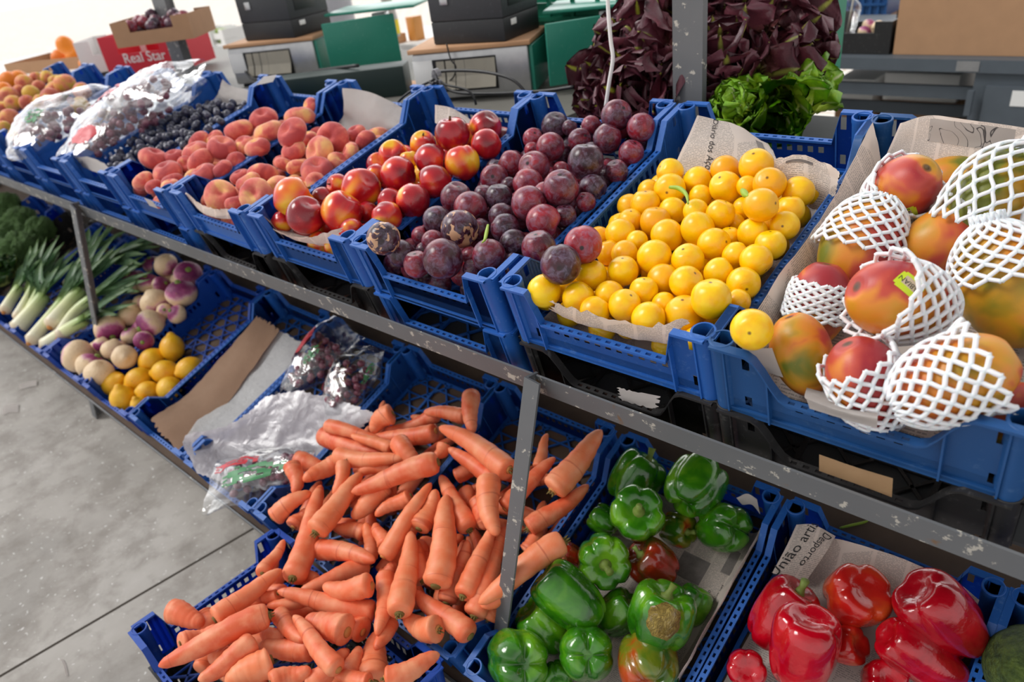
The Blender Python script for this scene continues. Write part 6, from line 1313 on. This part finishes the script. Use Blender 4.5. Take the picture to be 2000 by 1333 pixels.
w1 = hitY(1992, 193, ty - .005); wp('sticker', w1.x - .03, w1.x + .1, ty - .007, ty - .0045, w1.z - .03, w1.z + .03, M_WH); wp('tape_patch', *(lambda a, b: (a.x, b.x, ty - .002, ty, TZ - .045, TZ - .005))(hitY(1587, 112, ty), hitY(1620, 112, ty)), M_WH); wp('tape_patch', *(lambda a, b: (a.x, b.x, ty - .002, ty, TZ - .045, TZ - .005))(hitY(1870, 118, ty), hitY(1915, 118, ty)), M_ALU)
for x in (tx0 + .02, -1.1): wp('leg', x, x + .05, ty + .02, ty + .07, -.036, TZ - .05, M_GRT)
def front(px0, px1, py, Yq, h, dep, mat, name, label, cat, group=None, notch=0.0, z=None):
    a, b = hitY(px0, py, Yq), hitY(px1, py, Yq); zz = min(a.z, b.z) if z is None else z; return rbox(name, (abs(b.x - a.x), dep, h), mat, Matrix.Translation(((a.x + b.x) / 2, Yq + dep / 2, zz)), None, 0.004), (a, b)
o, _ = front(1742, 2030, 108, ty + .06, .30, .4, M_CARD, 'cardboard_box', '', ''); 
bpy.data.objects.remove(o); a, b = hitY(1740, 108, ty + .05), hitY(2040, 108, ty + .05); wd = b.x - a.x
cb = open_box('cardboard_box', Matrix.Translation(((a.x + b.x) / 2, ty + .30, TZ + .001)), (wd, .45, .40), M_CARD, 'large brown cardboard box with cut out front on the work table', 'box', None, 0.006, 0.32)
cut0, cut1 = hitY(1822, 25, ty + .07), hitY(2030, 25, ty + .07)
rbx = rbox('white_lining', (wd * .6, .01, .26), M_WH, T3(.12, -.212, .03), cb, 0.002); rbx['label'] = 'white plastic lining showing in the cut out'
a, b = hitY(1590, 98, ty + .08), hitY(1738, 98, ty + .08); bc = open_box('black_crate', Matrix.Translation(((a.x + b.x) / 2, ty + .22, TZ + .001)), (b.x - a.x, .3, .135), BLACKP, 'small black plastic crate with dipped front on the work table', 'crate', None, 0.008, 0.35)
cxp = hitY(1655, 75, ty + .22); bm = bmesh.new(); n = 20; R_ = [(0.028, 0), (0.038, .11), (.040, .112), (.040, .12), (.036, .135), (.02, .152), (.006, .157)]
rg = [[bm.verts.new((r * math.cos(2 * PI * k / n), r * math.sin(2 * PI * k / n), z)) for k in range(n)] for r, z in R_]
for i in range(len(rg) - 1):
    for k in range(n): bm.faces.new((rg[i][k], rg[i][(k + 1) % n], rg[i + 1][(k + 1) % n], rg[i + 1][k]))
bm.faces.new(rg[0][::-1]); cup = mobj('plastic_cup', bm2me(bm, 'plastic_cup', m_bag('clear_cup_plastic'))); cup.matrix_world = Matrix.Translation((cxp.x, ty + .2, TZ + .012)) @ Matrix.Scale(1.3, 4); tag(cup, 'clear plastic cup with domed lid in the small black crate', 'cup')
st = mobj('straw', bm2me((lambda b_: (tube(b_, [(0, 0, .02), (.02, 0, .24)], .003, 6), b_)[1])(bmesh.new()), 'straw', M_STRIP), cup, Matrix.Identity(4))
for k in range(5):
    o = mobj('turnip', TU[k % 3]); o.matrix_world = Matrix.LocRotScale(Vector((cxp.x + .09 + .055 * (k % 3), ty + .17 + .05 * (k // 3), TZ + .075 + .02 * (k % 2))), rot_rand(rng), (.03,) * 3); tag(o, 'small purple vegetable beside the cup in the black crate', 'vegetable', 'vegetables in the small black crate')
# shelf of blue crates behind the table, boxes below it
sy = ty + 1.35
bm = bmesh.new(); a, b = hitY(1560, 38, sy), hitY(1990, 44, sy); box(bm, a.x - .2, b.x + .6, sy, sy + .5, a.z - .03, a.z); tag(mobj('wall_shelf', bm2me(bm, 'wall_shelf', M_WOOD, False)), 'brown shelf board behind the work table carrying blue crates', 'shelf')
for k, (x0, x1, c_) in enumerate(((1566, 1640, BLUE), (1655, 1745, BLUED), (1830, 1990, BLUED))):
    p0, p1 = hitY(x0, 34, sy + .05), hitY(x1, 34, sy + .05); ribcrate((x0 + x1) / 2, 34, sy + .2, (p1.x - p0.x, .3, .3), c_, ['left', 'middle', 'right'][k] + ' blurred blue crate on the shelf behind the work table', 0, group='blue crates on the back shelf')
for k, (x0, x1, y, h, m_, lb) in enumerate(((1625, 1700, 268, .30, M_CARD, 'brown cardboard box below the work table, left'), (1720, 1865, 275, .34, M_CARD, 'brown cardboard box below the work table, right'), (1630, 1702, 200, .14, M_WH, 'white box stacked on the left brown box below the table'), (1722, 1868, 190, .10, M_WH, 'white box stacked on the right brown box below the table'))):
    a, b = hitY(x0, y, ty + .45), hitY(x1, y, ty + .45); z0 = -.036 if k < 2 else None
    zt = a.z + h if k < 2 else a.z + h
    zb = -.036 if k < 2 else {2: None, 3: None}[k]
    if k < 2: top = hitY(x0, 205 if k == 0 else 196, ty + .45).z; tag(rbox('cardboard_box', (b.x - a.x, .5, top + .036), m_, Matrix.Translation(((a.x + b.x) / 2, ty + .7, -.036)), None, .004), lb, 'box'); globals()['top%d' % k] = top
    else: tag(rbox('white_box', (b.x - a.x, .48, .13), m_, Matrix.Translation(((a.x + b.x) / 2, ty + .7, (top0 if k == 2 else top1) + .001)), None, .004), lb, 'box')
# centre background between the scales
ty2 = 2.1
a, b = hitY(690, 108, ty2), hitY(900, 115, ty2); wz = hitY(800, 88, ty2).z
bm = bmesh.new(); box(bm, a.x, b.x, ty2, ty2 + .6, wz - .04, wz)
for x in (a.x, b.x - .05): box(bm, x, x + .05, ty2 + .05, ty2 + .1, -.036, wz - .04)
tag(mobj('white_table', bm2me(bm, 'white_table', M_WH, False)), 'white table between the two scales in the bright background', 'table')
for nm, px, py, sz, m_, lb, ct in (('orange_block', 768, 84, (.14, .1, .05), M_WOOD, 'orange brown box under the yellow bottle', 'box'), ('orange_block', 815, 78, (.07, .07, .13), plain('amber_bottle', srgb(206, 140, 70), .4), 'amber coloured jar right of the yellow bottle', 'jar')):
    p = hit(px, py, WF, wz); tag(rbox(nm, sz, m_, Matrix.Translation(p), None, .006), lb, ct)
p = hit(768, 72, WF, wz + .05); bm = bmesh.new(); R_ = [(.04, 0), (.044, .01), (.044, .1), (.04, .14), (.03, .2), (.03, .26)]; rg = [[bm.verts.new((r * math.cos(2 * PI * k / n), r * math.sin(2 * PI * k / n), z)) for k in range(n)] for r, z in R_]
for i in range(len(rg) - 1):
    for k in range(n): bm.faces.new((rg[i][k], rg[i][(k + 1) % n], rg[i + 1][(k + 1) % n], rg[i + 1][k]))
bm.faces.new(rg[0][::-1]); bm.faces.new(rg[-1]); bo = mobj('bottle', bm2me(bm, 'bottle', MB('cloudy_plastic', .3).base(srgb(190, 184, 176)).m)); bo.location = p; tag(bo, 'cloudy bottle with yellow label on the orange brown box', 'bottle')
bm = bmesh.new(); n = 20; rg = [[bm.verts.new((.0455 * math.cos(2 * PI * k / n), .0455 * math.sin(2 * PI * k / n), z)) for k in range(n)] for z in (.015, .09)]
for k in range(n): bm.faces.new((rg[0][k], rg[0][(k + 1) % n], rg[1][(k + 1) % n], rg[1][k]))
mobj('bottle_label', bm2me(bm, 'bottle_label', MB('yellow_label', .5).base(srgb(240, 214, 30)).m), bo, Matrix.Identity(4))
p = hitY(661, 22, 3.4); bm = bmesh.new(); tube(bm, [(0, 0, 0), (0, 0, 3.2)], .13, 24); c_ = mobj('round_column', bm2me(bm, 'round_column', plain('grey_column_paint', srgb(180, 182, 190), .6))); c_.location = (p.x, p.y, -.036); tag(c_, 'round pale grey column in the bright background', 'column')
for k, (px, py, c1) in enumerate(((1075, 35, srgb(206, 214, 60)), (1100, 20, srgb(190, 120, 90)))):
    p = hitY(px, py, 2.3); tag(rbox('produce_carton', (.34, .25, .05), plain('carton_%d' % k, c1, .6), Matrix.Translation(p), None, .004), ['yellow green carton blurred behind the right printer', 'brownish carton above the yellow green one'][k], 'carton')
# stacks of pale cartons far left of the printer
_q = [hit(440 + 24 * i, 128, WF, .62) for i in (0, 1)]; bm = bmesh.new(); x0, x1, y0 = _q[0].x - .25, _q[1].x + .25, min(_q[0].y, _q[1].y) - .2
box(bm, x0, x1, y0, y0 + .6, .58, .618)
for x in (x0, x1 - .05): box(bm, x, x + .05, y0 + .05, y0 + .5, -.036, .58)
tag(mobj('pale_table', bm2me(bm, 'pale_table', M_WH, False)), 'pale low table under the blurred tray stack behind the left scale', 'table')
for k in range(8):
    px, py = 440 + 24 * (k % 2), 120 - 26 * (k // 2); p = hit(440 + 24 * (k % 2), 128, WF, .62) + Vector((0, 0, .092 * (k // 2))); tag(open_box('produce_tray', Matrix.Translation(p), (.34, .3, .09), M_WH, ['left', 'right'][k % 2] + ' pale tray at level ' + ['one', 'two', 'three', 'four'][k // 2] + ' of the blurred stack behind the left scale', 'tray', 'pale trays in the blurred stack', .01, .4), None)
    for j in range(4):
        g = mobj('green_apple', ORS[0]); g.data = ORS_G; g.matrix_world = Matrix.LocRotScale(p + Vector((-.1 + .068 * j, -.08, .06)), rot_rand(rng), (.032,) * 3); tag(g, 'green apple in the blurred pale tray stack', 'apple', 'green apples in the tray stack')
# ------------------------------------------------------------------ outside paving, bright in the daylight
m = MB('sunlit_paving', 0.8); br = m.n('ShaderNodeTexBrick'); br.inputs['Scale'].default_value = 1.4; br.inputs['Color1'].default_value = srgb(238, 232, 224); br.inputs['Color2'].default_value = srgb(228, 222, 214); br.inputs['Mortar'].default_value = srgb(176, 150, 120); br.inputs['Mortar Size'].default_value = 0.012; m.l(m.co(), br.inputs['Vector']); m.base(br.outputs['Color'])
bm = bmesh.new(); box(bm, -60, -7.0, -4, 40, -0.14, -0.03); box(bm, -7.0, 12, 4.6, 40, -0.14, -0.03); tag(mobj('floor_outside', bm2me(bm, 'floor_outside', m.m, False)), kind='structure')
# ------------------------------------------------------------------ small things
M_SPR = plain('fresh_green_stalk', srgb(150, 180, 50), 0.5, 0.2)
def sprig(px, rad, label, z, name='green_stalk', fr=UF):
    pts = [zP(x, y, z + .004 * k * (fr is UF), fr) for k, (x, y) in enumerate(px)]; bm = bmesh.new(); P = spline(pts, 12); o0 = P[0].copy(); tube(bm, [q - o0 for q in P], [rad * (0.4 + 0.6 * math.sin(PI * min(1, .15 + i / 13))) for i in range(13)], 8); o = mobj(name, bm2me(bm, name, M_SPR)); o.location = o0; return tag(o, label, 'stalk')
sprig([(1308, 366), (1326, 368), (1340, 380), (1344, 398)], .0042, 'curled pale green stalk lying on the yellow plums', .018)
sprig([(1450, 372), (1456, 380), (1462, 384)], .006, 'short dark green stalk stub between the right yellow plums', .022)
sprig([(953, 440), (950, 455), (947, 468), (942, 474)], .0035, 'yellow green leaf stem between the dark plums', .012)
sprig([(1640, 1032), (1665, 1026), (1690, 1020), (1700, 1012)], .003, 'thin dry tendril on the board behind the red pepper crate', -.1255, fr=LF)
for k, (pp, lb) in enumerate((([(38, 752), (58, 746), (72, 744)], 'small white paper scrap on the floor at the left'), ([(6, 795), (20, 790), (36, 790)], 'pale square scrap on the floor near the left edge'), ([(118, 1288), (124, 1300), (128, 1320)], 'thin pale strip of litter on the floor at the bottom left'))):
    w_ = (10, 16, 5)[k]; up_ = [hit(x, y, WF, -.030) for x, y in pp]; lo_ = [hit(x + (w_ if k == 2 else 0), y + (w_ if k != 2 else 0), WF, -.033) for x, y in pp]
    Sheet('paper_scrap', [up_, lo_], PAPER, lb, 'litter', n=8, crumple=0.003, seed=60 + k)
Sheet('torn_label', [[yP(1205, 757, -.0335), yP(1240, 765, -.0335), yP(1288, 775, -.0335)], [yP(1210, 782, -.0335), yP(1245, 792, -.0335), yP(1285, 800, -.0335)]], PAPER, 'torn white label on the black crate under the yellow plums', 'label', crumple=0.0008, seed=70, n=14, ragged=0.1, thick=0.0003)
Sheet('crate_label', [[yP(281, 386, -.0335), yP(298, 393, -.0335)], [yP(292, 402, -.0335), yP(309, 408, -.0335)]], PAPER, 'pale label on the front of the peach crate beside the grapes', 'label', crumple=0.0004, seed=71, n=6, thick=0.0003)
